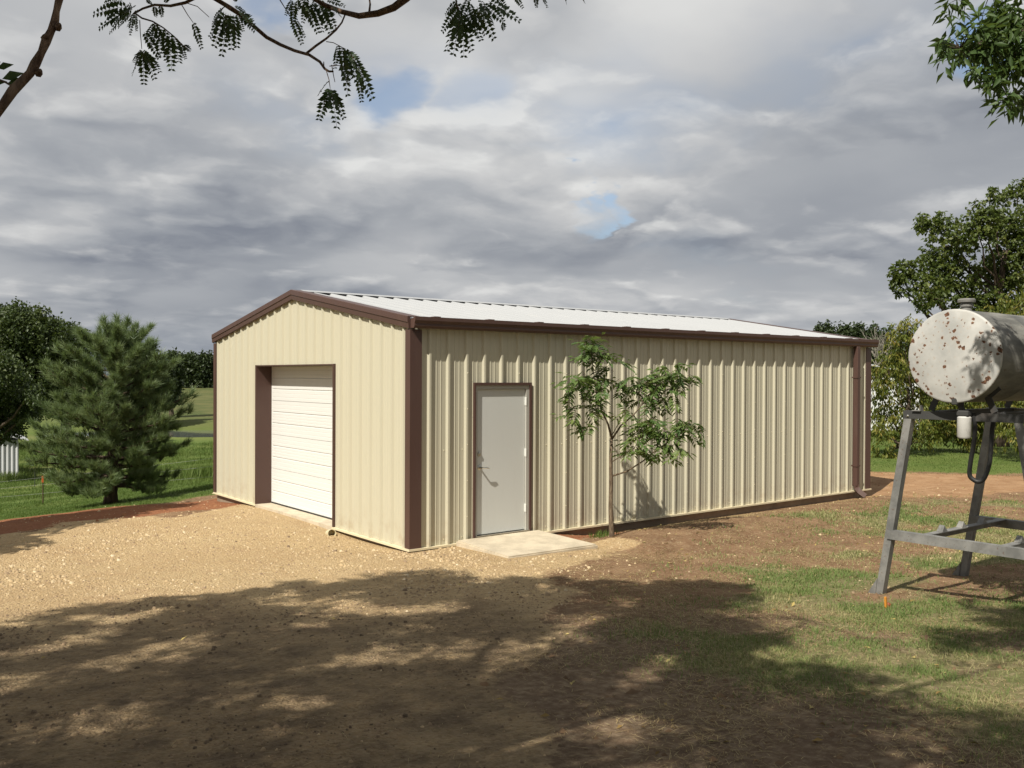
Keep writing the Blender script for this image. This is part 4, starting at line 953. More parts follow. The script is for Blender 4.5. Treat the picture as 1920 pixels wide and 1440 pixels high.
        lab = {0: 'treetop peeping over the middle of the white roof', 1: 'low treetop just showing above the white roof ridge'}.get(i, f'dark tree on the wooded rise, {ORD[max(i-2, 0)]} rightward from the roof end')
        make_tree('woodland_tree', lab, b, b+np.array([0, 0, H*.75]), .28, cl, 620, 9, .42, .27, .65, M['lf_far'], M['bark'], 'tree', 'trees on the wooded rise', seed=400+i, ntw=14, tw_r=.04, sides=4)
    # one half-bare grey tree standing out of the wood
    b = ground_at(1650, 104); R = thing('bare_tree', b, 'pale half-bare tree with upright twigs in the wood', 'tree'); mb = MB(); H = at(1650, 612, 104)[2]-b[2]
    mb.tube([b, b+np.array([0, 0, H*.5])], [.2, .12], 6)
    for k in range(26):
        a = b+np.array([0, 0, H*RNG.uniform(.3, .55)]); e = a+np.array([RNG.normal()*1.3, RNG.normal()*1.3, 0]); e[2] = b[2]+H*RNG.uniform(.72, 1.0); mb.tube(bez(a, e, (0, 0, -.4), 6, .08), np.linspace(.07, .02, 6), 4, False)
        for q in range(3):
            f = a+(e-a)*RNG.uniform(.5, .9); mb.tube([f, f+np.array([RNG.normal()*.4, RNG.normal()*.4, RNG.uniform(.4, 1.1)])], [.03, .012], 3, False)
    mb.build('trunk', bark('grey_bark', (.20, .18, .15, 1), (.34, .31, .27, 1)), R, True)
    # orchard trees behind the tank
    t = 27; s = t/F_PX
    ob = [([(1640, 715, 18, 30), (1642, 790, 16, 26), (1668, 700, 34, 50), (1655, 760, 26, 45), (1690, 650, 26, 45), (1700, 720, 40, 50), (1690, 790, 40, 35), (1650, 810, 20, 30), (1740, 760, 40, 45), (1660, 850, 24, 22), (1720, 815, 40, 26), (1700, 620, 20, 26)], 1700, 'yellowing fruit tree between the building corner and the tank', 27),
          ([(1790, 790, 45, 35), (1840, 790, 40, 35), (1760, 810, 40, 20), (1800, 745, 40, 40), (1870, 760, 35, 40), (1830, 830, 30, 14)], 1825, 'fruit tree glimpsed under the tank between stand legs', 28.5),
          ([(1900, 780, 40, 40), (1930, 740, 50, 60), (1890, 700, 50, 60), (1910, 820, 30, 22), (1910, 570, 30, 26), (1880, 600, 40, 40), (1930, 640, 50, 60)], 1945, 'low fruit tree at the right edge behind the tank', 26)]
    for blobs, px, lab, t in ob:
        s = t/F_PX; b, _ = on_ground(px, 705+1697*2.36/t); b = ground_at(px, t)
        cl = [(at(x, y, t+RNG.uniform(-.9, .9)), np.array([rx*s, rx*s*1.3, ry*s])) for x, y, rx, ry in blobs]
        make_tree('fruit_tree', lab, b, b+np.array([0, 0, 2.0]), .10, cl, 900, 9, .13, .045, .16, M['lf_orchard'], M['bark'], 'tree', 'fruit trees behind the tank', droop=1.0, shell=.15, seed=px, ntw=120, tw_r=.008)
    # large loose-crowned tree above the tank
    t = 31; s = t/F_PX; b = ground_at(1880, t)
    blobs = [(1830, 430, 40, 30), (1760, 420, 38, 20), (1728, 415, 14, 12), (1790, 460, 50, 30), (1870, 370, 26, 16), (1905, 360, 30, 22), (1850, 400, 30, 20), (1900, 430, 50, 50), (1740, 480, 26, 16), (1770, 500, 45, 26), (1700, 510, 34, 22), (1680, 530, 14, 16), (1735, 535, 45, 26), (1800, 540, 50, 40), (1870, 510, 55, 50), (1728, 570, 14, 14), (1750, 560, 24, 18), (1840, 580, 50, 40), (1900, 580, 50, 50), (1890, 640, 50, 50), (1690, 545, 12, 8), (1920, 490, 50, 60)]
    cl = [(at(x, y, t+RNG.uniform(-1.2, 1.2)), np.array([rx*s, rx*s, ry*s])) for x, y, rx, ry in blobs]
    make_tree('broadleaf_tree', 'large loose-crowned tree rising behind the fuel tank', b, at(1885, 470, t), .22, cl, 1900, 9, .14, .10, .16, M['lf_right'], M['bark'], shell=.15, seed=77, ntw=200, tw_r=.010, droop=.4)
build_trees()

# ------------------------------------------------------------------ far odds and ends
M['tin'] = painted('weathered_tin', (.50, .51, .52, 1), .5, (.22, .2, .18), .35)
def build_tin_shed():
    t = 50.0; P, t = on_ground(34, 893); s = t/F_PX; b = P.copy()
    R = thing('tin_shed', b, 'small grey corrugated tin shed at the left edge', 'shed')
    v = CF-.60*CR; v[2] = 0; v /= np.linalg.norm(v); u = np.array([v[1], -v[0], 0]); H = 74*s*.92; W = 3.4; Dp = 3.0
    A = b+u*.02
    # corrugated front, one sheet after the other
    for k in range(4):
        mb = MB(); V = []
        n = 24
        for i in range(n+1):
            q = k*.85+.85*i/n; d = .034*math.sin(2*math.pi*q/.212)
            for z in (-.1, H): V.append(A-u*q-v*d*1.0+np.array([0, 0, z]))
        mb.add(V, [(2*i, 2*i+1, 2*i+3, 2*i+2) for i in range(n)]); mb.build('tin_sheet', M['tin'], R)
    mb = MB(); c = [A-v*(-.03), A-u*W+v*.03, A-u*W+v*Dp, A+v*Dp]; V = [p_+np.array([0, 0, z]) for z in (-.1, H) for p_ in c]; mb.add(V, [(0, 1, 5, 4), (1, 2, 6, 5), (2, 3, 7, 6), (3, 0, 4, 7)]); mb.build('wall', M['tin'], R)
    rc = A-u*W/2+v*Dp/2; mb = MB()
    e0 = u*.45; rr = []
    V = []
    for sg, zz in ((1, H-.05), (0, H+.55), (-1, H-.05)):
        for dv in (-.25, Dp+.25): V.append(A-u*W/2+u*sg*(W/2+.45)+v*dv+np.array([0, 0, zz]))
    V2 = [p_+np.array([0, 0, .05]) for p_ in V]; mb.add(V+V2, [(0, 1, 3, 2), (2, 3, 5, 4), (6, 8, 9, 7), (8, 10, 11, 9), (0, 2, 8, 6), (2, 4, 10, 8), (1, 7, 9, 3), (3, 9, 11, 5), (0, 6, 7, 1), (4, 5, 11, 10)]); mb.build('roof', M['tin'], R)
build_tin_shed()
def build_posts():
    rust = painted('rusty_steel', (.09, .045, .03, 1), .7, (.2, .1, .05), .4, False); org = painted('orange_paint', (.55, .11, .03, 1), .6)
    green = painted('green_steel', (.05, .06, .045, 1), .6); wire = painted('galvanised_wire', (.25, .25, .24, 1), .5)
    sp = [(80, 945, 893, 'slim fence post with orange tip left of the pine', True), (286, 924, 868, 'dark fence post right of the pine trunk', False), (65, 913, 885, 'farther small post near the tin shed', False)]
    for px, py, ty, lab, tip in sp:
        P, t = on_ground(px, py); s = t/F_PX; h = (py-ty)*s
        R = thing('fence_post', P, lab, 'post', 'wire fence posts')
        mb = MB(); mb.beam(P-np.array([0, 0, .2]), P+np.array([0, 0, h]), .035, .006, (1, 0, 0)); mb.beam(P-np.array([0, 0, .2])+CF*.016, P+np.array([0, 0, h])+CF*.016, .006, .03, (1, 0, 0))
        mb.build('post', green if not tip else rust, R)
        if tip: MB().box(P[0]-.02, P[0]+.02, P[1]-.022, P[1]+.022, P[2]+h*.78, P[2]+h+.012).build('post_tip', org, R)
    # strands
    pts = [on_ground(px, py)[0] for px, py in ((-120, 958), (80, 945), (286, 924), (520, 905))]
    for k, hh in enumerate((.3, .55, .75)):
        mb = MB()
        for a, b in zip(pts[:-1], pts[1:]):
            A = a+np.array([0, 0, hh]); B = b+np.array([0, 0, hh]); mb.tube(bez(A, B, (0, 0, -.03), 7), .0028, 4, False)
        o = mb.build('fence_wire', wire, None, origin=pts[1]); tag(o, ['lowest', 'middle', 'top'][k]+' wire strand of the field fence', 'wire')
build_posts()
def build_white_outbuilding():
    """white boards glimpsed through the fruit tree"""
    t = 40; P = ground_at(1655, t); R = thing('white_outbuilding', P, 'white boarded outbuilding glimpsed through leaves at the building corner', 'outbuilding')
    w = painted('white_boards', (.66, .67, .68, 1), .6, (.4, .38, .33), .2); u = CR.copy(); v = np.array([-u[1], u[0], 0])
    for k in range(16):
        a = P+u*(-3.0+k*.30); mb = MB(); mb.beam(a-np.array([0, 0, .1]), a+np.array([0, 0, 2.4]), .29, .03, v); mb.build('board', w, R)
    V = [P+u*x+v*y+np.array([0, 0, z]) for x, z in ((-3.4, 2.38), (-.75, 2.9), (1.9, 2.38)) for y in (-.3, 3)]
    V2 = [p_+np.array([0, 0, .06]) for p_ in V]; MB().add(V+V2, [(0, 1, 3, 2), (2, 3, 5, 4), (6, 8, 9, 7), (8, 10, 11, 9), (0, 2, 8, 6), (2, 4, 10, 8), (1, 7, 9, 3), (3, 9, 11, 5), (0, 6, 7, 1), (4, 5, 11, 10)]).build('roof', M['tin'], R)
    V = [P+u*x+v*y+np.array([0, 0, z]) for x in (-3.1, 1.6) for y in (.05, 2.8) for z in (-.1, 2.4)]; MB().add(V, [(0, 1, 3, 2), (4, 6, 7, 5), (2, 3, 7, 6)]).build('wall', w, R)
build_white_outbuilding()

# ------------------------------------------------------------------ fuel tank and stand
def tank_paint():
    k = NT('tank_paint'); v = k.obj(); g = k.noise(v, 2.2, 5, .6); m_ = k.noise(v, 6.5, 4, .6)
    col = k.mix(k.rng(g, .32, .70), (.33, .33, .315, 1), (.50, .49, .46, 1))
    col = k.mix(k.rng(m_, .5, .75, 0, .35), col, (.34, .32, .28, 1))
    # paint flakes: rust in scattered chips with ragged edges
    cells = k.n('ShaderNodeTexVoronoi'); k.L.new(v, cells.inputs['Vector']); cells.inputs['Scale'].default_value = 22.0
    sepc = k.n('ShaderNodeSeparateColor'); k.L.new(cells.outputs['Color'], sepc.inputs[0])
    size = k.rng(sepc.outputs[0], .40, 1.0, .02, .56)
    area = k.rng(k.noise(v, 3.1, 3), .36, .60, .25, 1.0)
    d = k.math('SUBTRACT', k.math('MULTIPLY', size, area), k.math('ADD', cells.outputs['Distance'], k.math('ADD', k.math('MULTIPLY', k.math('SUBTRACT', k.noise(v, 30, 5, .75), .5), 1.25), -.06)))
    chip = k.rng(d, -.02, .02)
    halo = k.rng(d, -.25, .02, 0, .30)
    col = k.mix(halo, col, (.40, .27, .17, 1))
    rust = k.mix(k.rng(k.noise(v, 90, 3), .4, .65), (.06, .032, .02, 1), (.20, .095, .05, 1))
    col = k.mix(chip, col, rust)
    k.bump(k.math('ADD', k.math('MULTIPLY', chip, -.6), k.math('MULTIPLY', k.noise(v, 3, 3), 2.0)), .35, .008)
    return k.set(color=col, rough=k.rng(chip, 0, 1, .48, .9), spec=.35)
M['tank'] = tank_paint()
def grime():
    k = NT('grimy_tank_side'); v = k.obj(); a = k.noise(k.scale(v, (.5, 2, 2)), 3.0, 6, .65)
    c = k.mix(k.rng(a, .3, .7), (.085, .085, .078, 1), (.21, .205, .185, 1)); c = k.mix(k.rng(k.noise(v, 22, 4), .62, .72, 0, .7), c, (.10, .05, .03, 1)); k.bump(a, .2, .01); return k.set(color=c, rough=.6, spec=.3)
M['tank_side'] = grime()
def galv():
    k = NT('grey_painted_steel'); v = k.pos(); a = k.noise(v, 5, 6, .65); b = k.noise(v, 38, 4, .6)
    c = k.mix(k.rng(a, .3, .7), (.13, .13, .124, 1), (.235, .23, .215, 1)); c = k.mix(k.rng(b, .60, .72, 0, .75), c, (.10, .055, .032, 1)); k.bump(b, .15, .004); return k.set(color=c, rough=.5, spec=.4)
M['stand'] = galv()
M['dark_iron'] = painted('dark_iron', (.05, .05, .048, 1), .6, (.12, .07, .04), .4, False)
XF, XB = 2.25, 4.0                       # front and back leg frames
ZT = 1.915                               # underside of top rail
def build_tank():
    # face plane 0.13 m in front of the front frame
    xf = 2.10; L_ = on_x(1702, 668, xf); Rr = on_x(1880, 668, xf); yc = (L_[1]+Rr[1])/2; r = .435
    zc = (on_x(1793, 583, xf)[2]+on_x(1790, 752, xf)[2])/2; base = np.array([xf+1.0, yc, zc-r])
    T = thing('fuel_tank', base, 'rust-flecked grey cylindrical fuel tank lying on a steel stand', 'tank')
    ln = 2.05; ax = np.array([1, 0, 0.]); c = np.array([xf, yc, zc])
    MB_ = MB(); MB_.lathe(c, ax, [(.012, r), (.02, r+.006), (.05, r+.006), (.055, r), (.68, r), (.685, r+.004), (.705, r+.004), (.71, r), (1.36, r), (1.365, r+.004), (1.385, r+.004), (1.39, r), (ln-.05, r), (ln-.045, r+.006), (ln-.012, r)], 56)
    angle_smooth(MB_.build('shell', M['tank_side'], T), 40)
    # slightly dished front head, rolled rim
    hd = MB(); hd.lathe(c, -ax, [(-.030, r+.004), (-.004, r+.004), (.003, r-.004), (.004, r-.02), (.020, r*.84), (.034, r*.62), (.042, r*.36), (.045, r*.12), (.045, .001)], 56); angle_smooth(hd.build('front_head', M['tank'], T), 50)
    hd = MB(); hd.lathe(c+ax*ln, ax, [(-.030, r+.004), (-.004, r+.004), (.003, r-.004), (.020, r*.84), (.042, r*.36), (.045, .001)], 40); angle_smooth(hd.build('rear_head', M['tank'], T), 50)
    cp = on_x(1803, 585, xf+.28); cb = np.array([xf+.28, yc+.015, zc+r-.012])
    fc = MB(); fc.lathe(cb, (0, 0, 1), [(0, .048), (.05, .046), (.052, .058), (.078, .058), (.080, .050), (.092, .050), (.094, .078), (.116, .080), (.128, .070), (.131, .03)], 24); angle_smooth(fc.build('fill_cap', M['stand'], T))
    # outlet, filter canister and hose hanging under the front
    fy = on_x(1808, 800, xf+.10)[1]; fx = xf+.10
    ot = MB(); ot.tube([(fx, yc-.02, zc-r+.05), (fx, yc-.02, zc-r-.03)], .035, 12); ot.tube([(fx, yc-.02, zc-r-.02), (fx, fy, ZT+.06)], .026, 10); ot.bbox(fx-.05, fx+.05, fy-.055, fy+.055, 1.955, 2.01, .01); ot.build('outlet_valve', M['dark_iron'], T)
    kk = NT('white_canister'); cm = kk.set(color=kk.mix(kk.rng(kk.noise(kk.pos(), 9, 5), .45, .75, 0, .5), (.52, .51, .48, 1), (.30, .28, .25, 1)), rough=.4)
    fl = MB(); fl.lathe((fx, fy, 1.955), (0, 0, -1), [(0, .052), (.012, .062), (.19, .062), (.205, .052), (.208, .02)], 24); angle_smooth(fl.build('filter_canister', cm, T))
    pts = [(1825, 775), (1828, 800), (1826, 830), (1820, 865), (1818, 890), (1826, 900), (1836, 903), (1846, 896), (1855, 870), (1858, 840), (1861, 800), (1868, 782), (1885, 775)]
    P = [on_x(x, y, fx+.05+.012*i) for i, (x, y) in enumerate(pts)]
    # smooth the hose
    Q = []
    for i in range(len(P)-1):
        p0 = P[max(i-1, 0)]; p1 = P[i]; p2 = P[i+1]; p3 = P[min(i+2, len(P)-1)]
        for tt in np.linspace(0, 1, 6, endpoint=False): Q.append(.5*((2*p1)+(-p0+p2)*tt+(2*p0-5*p1+4*p2-p3)*tt**2+(-p0+3*p1-3*p2+p3)*tt**3))
    Q.append(P[-1]); hs = MB(); hs.tube(Q, .021, 10); hs.build('hose', M['rubber'], T, True)
    return c, r, yc, zc
def build_stand(c, r, yc, zc):
    yl = on_x(1703, 787, XF)[1]; yl_f = on_x(1650, 1080, XF)[1]
    base = np.array([(XF+XB)/2, yc, gz(3.1, yc)])
    S = thing('tank_stand', base, 'grey angle-iron stand with splayed legs carrying the fuel tank', 'stand')
    half = yl-yc; spread = yl_f-yl
    lw = .075
    def leg(x, sg):
        yt = yc+sg*half; yb = yc+sg*(half+spread+.02); zb = gz(x, yb)-.06
        A = np.array([x, yt, ZT+.03]); B = np.array([x, yb, zb]); d = unit(B-A); m = MB()
        # angle iron: one flange facing the front, one facing inward
        n1 = np.array([0, 1., 0])*sg
        m.beam(A, B, lw, .008, (1, 0, 0)); m.beam(A+np.array([.037, -sg*.034, 0]), B+np.array([.037, -sg*.034, 0]), .008, lw, (1, 0, 0))
        o = m.build('leg', M['stand'], S)
        pl = MB(); e = B+np.array([0, sg*.0, .05]); pl.add([e+np.array([-.014, sg*.025, -.03]), e+np.array([-.014, sg*.125, -.03]), e+np.array([-.014, sg*.005, .17]), e+np.array([-.0045, sg*.025, -.03]), e+np.array([-.0045, sg*.125, -.03]), e+np.array([-.0045, sg*.005, .17])], [(0, 1, 2), (3, 5, 4), (0, 3, 4, 1), (1, 4, 5, 2), (2, 5, 3, 0)]); pl.build('foot_plate', M['stand'], o)
        return A, B
    legs = {}
    for x in (XF, XB):
        for sg in (1, -1): legs[x, sg] = leg(x, sg)
    ext = .05
    for x in (XF, XB):
        m = MB(); m.box(x-.006, x+.004, yc-half-ext, yc+half+ext, ZT-.005, ZT+.072); m.box(x+.004, x+.07, yc-half-ext, yc+half+ext, ZT+.064, ZT+.072); m.build('top_rail', M['dark_iron'] if x == XF else M['stand'], S)
        zl = .735 if x == XF else .72
        f = (legs[x, 1][0][2]-zl)/(legs[x, 1][0][2]-legs[x, 1][1][2]); yw = half+(spread+.02)*f
        m = MB(); m.box(x-.018, x-.009, yc-yw-.01, yc+yw+.01, zl-.045, zl+.04); m.box(x-.018, x+.055, yc-yw+.03, yc+yw-.03, zl+.04, zl+.048); m.build('cross_rail', M['stand'], S)
    for sg in (1, -1):
        m = MB(); y = yc+sg*.27; m.box(XF+.075, XB-.01, y-.035, y+.035, ZT+.0725, ZT+.0805); m.box(XF+.075, XB-.01, y-.004, y+.004, ZT+.010, ZT+.0720); m.build('side_rail', M['dark_iron'], S)
        m = MB(); y = yc+sg*.37; m.box(XF+.058, XB-.02, y-.04, y+.04, .765, .773); m.box(XF+.058, XB-.02, y+.032*sg-.004, y+.032*sg+.004, .70, .7645); lo = m.build('lower_rail', M['stand'], S)
        for xx in (XF+.35, XF+.75, XF+1.2): MB().add([(xx, y-.035, .7735), (xx+.10, y-.035, .7735), (xx+.10, y+.03, .7735), (xx, y+.03, .7735), (xx+.045, y-.03, .835), (xx+.055, y+.025, .835)], [(0, 1, 2, 3), (0, 4, 1), (2, 5, 3), (0, 3, 5, 4), (1, 4, 5, 2)]).build('clip', M['stand'], lo)
    # cradle saddles
    for x in (XF+.03, XB-.1):
        for sg in (1, -1):
            m = MB(); a0 = math.radians(32); P0 = np.array([x, yc+sg*.30, ZT+.0815]); P1 = np.array([x, yc+sg*(r+.008)*math.sin(a0), zc-(r+.008)*math.cos(a0)]); P2 = np.array([x, yc+sg*(r+.008)*math.sin(a0*1.55), zc-(r+.008)*math.cos(a0*1.55)])
            m.beam(P0, P1, .06, .010, (1, 0, 0)); m.beam(P1, P2, .06, .008, (1, 0, 0)); m.build('saddle', M['dark_iron'], S)
    m = MB(); m.box(XF-.03, XF+.03, yl-.13, yl-.05, ZT+.0725, ZT+.080); m.box(XF-.03, XF+.03, yl-.138, yl-.1305, ZT+.0725, ZT+.13); m.build('bracket', M['stand'], S)
    b = MB(); b.lathe((XF-.006, yl-.0, ZT+.02), (-1, 0, 0), [(0, .012), (.008, .012), (.012, .006)], 8); b.build('bolt', M['chrome'], S)
    m = MB(); yy = yc-.02; m.bbox(XF-.16, XF-.03, yy-.02, yy+.03, zc-r-.02, zc-r+.10, .006); m.build('stop_lug', M['dark_iron'], S)
tk = build_tank(); build_stand(*tk)

def build_marker():
    P, t = on_ground(1662, 1140); k = painted('orange_plastic', (.62, .25, .03, 1), .5, streak=False); rd = painted('red_plastic', (.22, .06, .025, 1), .5, streak=False)
    R = thing('survey_marker', P, 'small orange and yellow marker stake in the grass before the stand', 'marker')
    MB().beam(P-np.array([0, 0, .05]), P+np.array([-.02, 0, .105]), .018, .018).build('stake', k, R); m = MB(); m.lathe(P+np.array([.02, 0, .0]), (0.3, 0, 1), [(0, .024), (.03, .030), (.045, .02), (.05, .004)], 8); m.build('base_cap', rd, R)
build_marker()

# ------------------------------------------------------------------ loose ground cover
def scatter(n, fn, lo=(-9, -10.6), hi=(13, 9.5)):
    x = RNG.uniform(lo[0], hi[0], n); y = RNG.uniform(lo[1], hi[1], n)
    keep = RNG.random(n) < fn(x, y); x, y = x[keep], y[keep]
    inb = (x > -.06) & (x < 11.2) & (y > -.06) & (y < 7.4); pad = (x > .62) & (x < 2.24) & (y > -1.34) & (y < 0); k = ~(inb | pad)
    x, y = x[k], y[k]; P = np.stack([x, y, terrain(x, y)], 1); px, py, t = project(P); k = (t > 1.5) & (px > -150) & (px < 2070) & (py < 1560)
    return P[k], t[k]
def build_gravel():
    def dens(x, y):
        g = zones(x, y)[0]; dist = np.hypot(x-CAM[0], y-CAM[1])
        return (g*(.30+.95*sstep(fbm(x*1.1, y*1.1, 91, 3), .32, .62))+.05)*np.clip(8/dist, .40, 1)*.42
    P, t = scatter(330000, dens)
    n = len(P); old_shade = sstep(-.52*P[:, 0]-.85*P[:, 1], 2.0, 5.0)  # stones smaller and darker where tree shade is put into the ground colour
    s = np.exp(RNG.normal(0, .40, n))*(.0085+.0030*sstep(t, 6, 13)+.006*sstep(fbm(P[:, 0]*.9, P[:, 1]*.9, 131, 3), .50, .68)); s = np.clip(s, .004, .036)*(1-.25*old_shade)
    k5 = np.arange(5)*2*math.pi/5; k3 = np.arange(3)*2*math.pi/3
    a = RNG.uniform(0, 6.28, (n, 1)); el = RNG.uniform(.6, 1.0, (n, 1)); rot = RNG.uniform(0, 6.28, n); cr_, sr_ = np.cos(rot)[:, None], np.sin(rot)[:, None]
    r5 = RNG.uniform(.7, 1.2, (n, 5)); r3 = RNG.uniform(.35, .8, (n, 3)); b = RNG.uniform(0, 6.28, (n, 1))
    X = np.concatenate([r5*np.cos(a+k5), r3*np.cos(b+k3)], 1); Y = np.concatenate([r5*np.sin(a+k5), r3*np.sin(b+k3)], 1)*el
    Z = np.concatenate([RNG.uniform(-.3, .05, (n, 5)), RNG.uniform(.35, .8, (n, 3))], 1)
    off = np.stack([X*cr_-Y*sr_, X*sr_+Y*cr_, Z], -1)*s[:, None, None]
    V = (P[:, None]+off).reshape(-1, 3); i = np.arange(n)*8
    # hull of the two rings: match each lower edge to the nearest upper corner (rings share their sense of rotation)
    ang5 = np.mod(a+k5, 2*math.pi); j3 = np.argmin(np.abs(np.angle(np.exp(1j*(ang5[:, :, None]+math.pi/5-(b+k3)[:, None, :])))), 2)
    T = []
    for e in range(5):
        T.append(np.stack([i+e, i+(e+1) % 5, i+5+j3[:, e]], 1)); T.append(np.stack([i+(e+1) % 5, i+5+j3[:, (e+1) % 5], i+5+j3[:, e]], 1))
    T.append(np.stack([i+5, i+6, i+7], 1)); Fc = np.concatenate(T)
    Fc = Fc[(Fc[:, 0] != Fc[:, 1]) & (Fc[:, 1] != Fc[:, 2])]
    k = NT('gravel_stone'); r = k.attr('rnd'); q = k.n('ShaderNodeValToRGB'); k.L.new(r, q.inputs[0]); e = q.color_ramp.elements; e[0].color = (.10, .073, .05, 1); e[1].color = (.62, .52, .36, 1); z = e.new(.3); z.color = (.26, .185, .115, 1); z = e.new(.65); z.color = (.48, .36, .205, 1)
    m = k.set(color=k.mix(k.rng(k.noise(k.pos(), 120, 3), .4, .7, 0, .4), q.outputs[0], (.30, .21, .125, 1)), rough=.92, spec=.2)
    rn = np.clip(RNG.normal(.56, .17, n)-.40*old_shade, 0, 1)
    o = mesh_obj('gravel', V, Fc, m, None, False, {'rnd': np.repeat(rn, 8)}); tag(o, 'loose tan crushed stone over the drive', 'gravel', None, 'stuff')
build_gravel()
def build_clods():
    def dens(x, y):
        g, r, o, lw, f = zones(x, y); b = (1-g)*(1-lw)*(1-f); return (r*.55+o*.30+b*.22)*sstep(fbm(x*1.5, y*1.5, 121, 3), .3, .6)*np.clip(10/np.hypot(x-CAM[0], y-CAM[1]), .4, 1)*.5
    P, t = scatter(140000, dens, (-8, -10.6), (17, 10.5)); n = len(P); s = np.clip(np.exp(RNG.normal(math.log(.013), .5, n)), .005, .05)
    dv = np.array([(1, 0, 0), (0, 1, 0), (-1, 0, 0), (0, -1, 0), (0, 0, 1)], float); rot = RNG.uniform(0, 6.28, n); c_, s_ = np.cos(rot)[:, None], np.sin(rot)[:, None]
    K = dv[None]*RNG.uniform(.6, 1.3, (n, 5, 1))*np.array([1.2, .9, .7]); K = np.stack([K[..., 0]*c_-K[..., 1]*s_, K[..., 0]*s_+K[..., 1]*c_, K[..., 2]], -1)+RNG.normal(size=(n, 5, 3))*.15
    V = (P[:, None]+K*s[:, None, None]).reshape(-1, 3); i = np.arange(n)*5; Fc = np.concatenate([np.stack([i+j, i+(j+1) % 4, i+4], 1) for j in range(4)])
    g, r, o, lw, f = zones(P[:, 0], P[:, 1]); rn = np.clip(.15+.75*np.maximum(r, .6*o)+RNG.normal(size=n)*.12, 0, 1)
    k = NT('soil_clod'); q = k.n('ShaderNodeValToRGB'); k.L.new(k.attr('rnd'), q.inputs[0]); e = q.color_ramp.elements; e[0].color = (.13, .085, .052, 1); e[1].color = (.27, .115, .056, 1); e.new(.5).color = (.25, .155, .085, 1)
    m = k.set(color=q.outputs[0], rough=.95, spec=.1)
    o_ = mesh_obj('soil_clods', V, Fc, m, None, False, {'rnd': np.repeat(rn, 5)}); tag(o_, 'small clods of red and brown soil on the bare ground', 'clods', None, 'stuff')
build_clods()
def blades(P, h, w, lean, flat=False):
    n = len(P); a = RNG.uniform(0, 6.28, n); d = np.stack([np.cos(a), np.sin(a), np.zeros(n)], 1); l = np.abs(RNG.normal(size=n))*lean
    tip = P+d*(h*l)[:, None]+np.array([0, 0, 1.])*(h*(1 if not flat else .12))[:, None]; sd = np.stack([-np.sin(a), np.cos(a), np.zeros(n)], 1)*(w/2)[:, None]
    mid = P*.5+tip*.5+np.array([0, 0, 1.])*(h*.08)[:, None]
    V = np.stack([P-sd, P+sd, mid+sd*.8, tip, mid-sd*.8], 1).reshape(-1, 3); i = np.arange(n)*5
    Fc = np.concatenate([np.stack([i, i+1, i+2], 1), np.stack([i, i+2, i+4], 1), np.stack([i+4, i+2, i+3], 1)])
    return V, Fc
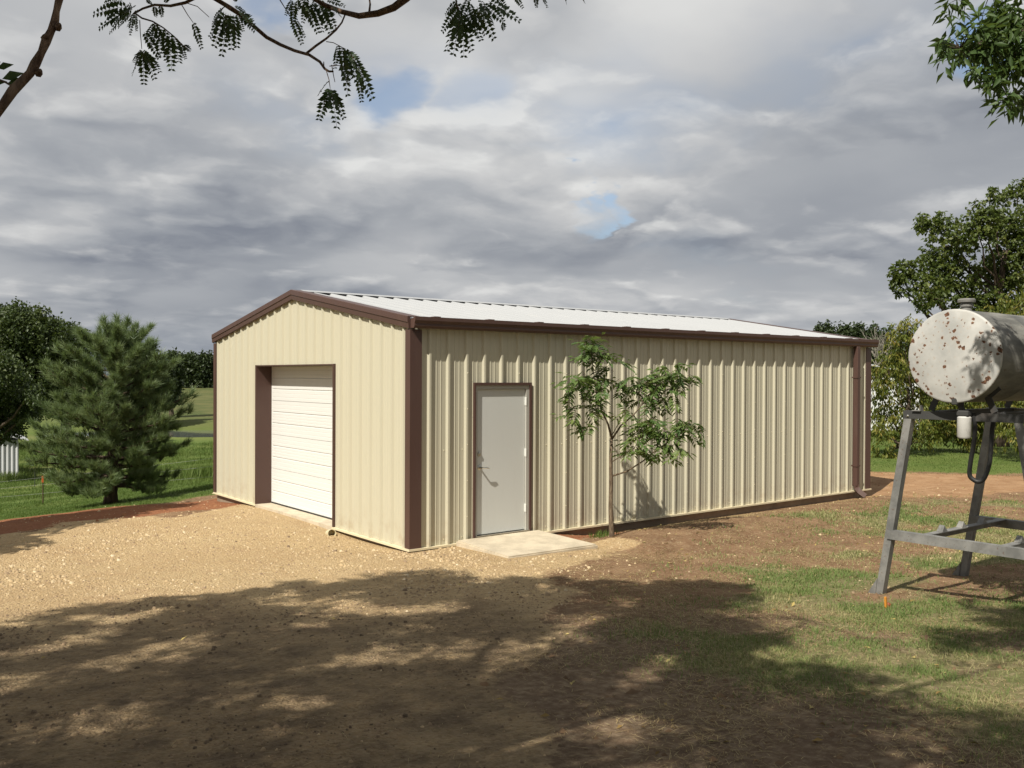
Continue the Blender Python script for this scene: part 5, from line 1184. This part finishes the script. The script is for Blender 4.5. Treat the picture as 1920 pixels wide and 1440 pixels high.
def build_grass():
    P, t = scatter(1300000, lambda x, y: (zones(x, y)[3]**1.2*(.15+.85*sstep(fbm(x*2.3, y*2.3, 95, 3), .32, .6)))*np.clip(6.5/np.hypot(x-CAM[0], y-CAM[1]), .2, 1)**1.5*.95, (-4, -10.6), (13, -1))
    n = len(P); sc = np.clip(t/7, .8, 2.2); V, Fc = blades(P-np.array([0, 0, .004]), RNG.uniform(.014, .045, n)*sc**.3, RNG.uniform(.003, .0055, n)*sc, 1.1)
    dry = sstep(fbm(P[:, 0]*1.1, P[:, 1]*1.1, 97, 3), .42, .66); rn = np.clip(RNG.random(n)*.6+dry*.45, 0, 1)
    o = mesh_obj('lawn_grass', V, Fc, M['grass'], None, False, {'rnd': np.repeat(rn, 5)}); tag(o, 'patchy short green lawn grass around the tank stand', 'grass', None, 'stuff')
    # dry straw over the soil between gravel and lawn
    def sf(x, y):
        g, r, o_, lw, f = zones(x, y); b = (1-g)*(1-r)*(1-o_)*(1-f); return (b*(.12+.88*sstep(fbm(x*1.3, y*1.3, 99, 3), .36, .66))*.75+g*.03)*np.clip(7/np.hypot(x-CAM[0], y-CAM[1]), .3, 1)*sstep(x*.6-y*.9, .6, 3.5)
    P, t = scatter(520000, sf, (-5, -10.6), (13, 0)); n = len(P); V, Fc = blades(P+np.array([0, 0, .004]), RNG.uniform(.02, .06, n), RNG.uniform(.0025, .0045, n)*np.clip(t/7, .9, 1.8), 1.2, True)
    o = mesh_obj('dry_straw', V, Fc, M['straw'], None, False, {'rnd': np.repeat(RNG.random(n), 5)}); tag(o, 'dry straw-coloured grass clippings lying on the soil', 'straw', None, 'stuff')
    # fallen leaves
    P, t = scatter(9000, lambda x, y: ((1-zones(x, y)[0])*.30*sstep(x*.6-y*.9, 1.0, 3)+.012)*sstep(y, 3, 0)); n = len(P)
    V, Fc = leaf_quads(P+np.array([0, 0, .008]), rdir(n)*np.array([1, 1, .25]), unit(rdir(n)*.5+np.array([0, 0, 1.])), RNG.uniform(.03, .075, n), RNG.uniform(.014, .03, n), .2)
    o = mesh_obj('fallen_leaves', V, Fc, M['fallen'], None, False, {'rnd': np.repeat(RNG.random(n), 4)}); tag(o, 'yellow and brown fallen leaves dotted over the yard', 'leaves', None, 'stuff')
    # field grass left of the building, thinning with distance
    n = 260000; d = 15+RNG.random(n)**1.6*75; px = RNG.uniform(-60, 480, n); G = CAM+CF*d[:, None]+CR*((px-960)/F_PX*d)[:, None]; x, y = G[:, 0], G[:, 1]
    w = zones(x, y)[4]; ok = (RNG.random(n) < w*(.25+.75*sstep(fbm(x*.5, y*.5, 105, 3), .3, .6))) & ~((x > -.1) & (x < 11.2) & (y > -.1) & (y < 7.5)) & (d < 70); x, y, d = x[ok], y[ok], d[ok]
    P = np.stack([x, y, terrain(x, y)-.01], 1); n = len(P); tall = sstep(fbm(x*.16, y*.16, 107, 3), .45, .7)
    V, Fc = blades(P, RNG.uniform(.03, .075, n)*(1+2.0*tall)*np.clip(d/25, .8, 2.2), .006*np.clip(d/16, 1, 5)*RNG.uniform(.7, 1.3, n), .7)
    o = mesh_obj('field_grass', V, Fc, M['fgrass'], None, False, {'rnd': np.repeat(np.clip(RNG.random(n)*.7+tall*.3, 0, 1), 5)}); tag(o, 'green pasture grass on the slope beyond the red soil', 'grass', None, 'stuff')
    # grass under the fruit trees
    n = 60000; d = 20+RNG.random(n)*40; px = RNG.uniform(1600, 1960, n); G = CAM+CF*d[:, None]+CR*((px-960)/F_PX*d)[:, None]; x, y = G[:, 0], G[:, 1]
    w = zones(x, y)[4]; ok = (RNG.random(n) < w) & ~((x > -.1) & (x < 11.3) & (y > -.1) & (y < 7.5)); x, y, d = x[ok], y[ok], d[ok]
    P = np.stack([x, y, terrain(x, y)-.01], 1); n = len(P); V, Fc = blades(P, RNG.uniform(.02, .05, n)*np.clip(d/22, .9, 2), .007*np.clip(d/16, 1, 4)*RNG.uniform(.7, 1.3, n), .7)
    o = mesh_obj('orchard_grass', V, Fc, M['fgrass'], None, False, {'rnd': np.repeat(RNG.random(n)*.8, 5)}); tag(o, 'green grass under the fruit trees behind the building', 'grass', None, 'stuff')
build_grass()
def build_weeds():
    # clump of tall weeds by the far front corner and tufts round the sapling
    for px, py, r, n, h, lab in [(392, 897, .9, 700, .55, 'tall weeds against the left corner of the building'), (1128, 1006, .18, 160, .12, 'tuft of green grass at the foot of the sapling')]:
        P0, t = on_ground(px, py); q = RNG.normal(size=(n, 2))*r*.5; x = P0[0]+q[:, 0]; y = P0[1]+q[:, 1]; ok = ~((x > -.1) & (x < 11.2) & (y > -.05) & (y < 7.45)); x, y = x[ok], y[ok]; m = len(x)
        P = np.stack([x, y, terrain(x, y)-.02], 1); V, Fc = blades(P, RNG.uniform(.4, 1.1, m)*h, RNG.uniform(.006, .014, m)*max(1, t/14), .45)
        o = mesh_obj('weed_clump', V, Fc, M['fgrass'], None, False, {'rnd': np.repeat(RNG.random(m), 5)}, origin=P0); tag(o, lab, 'weeds', None, 'stuff')
build_weeds()
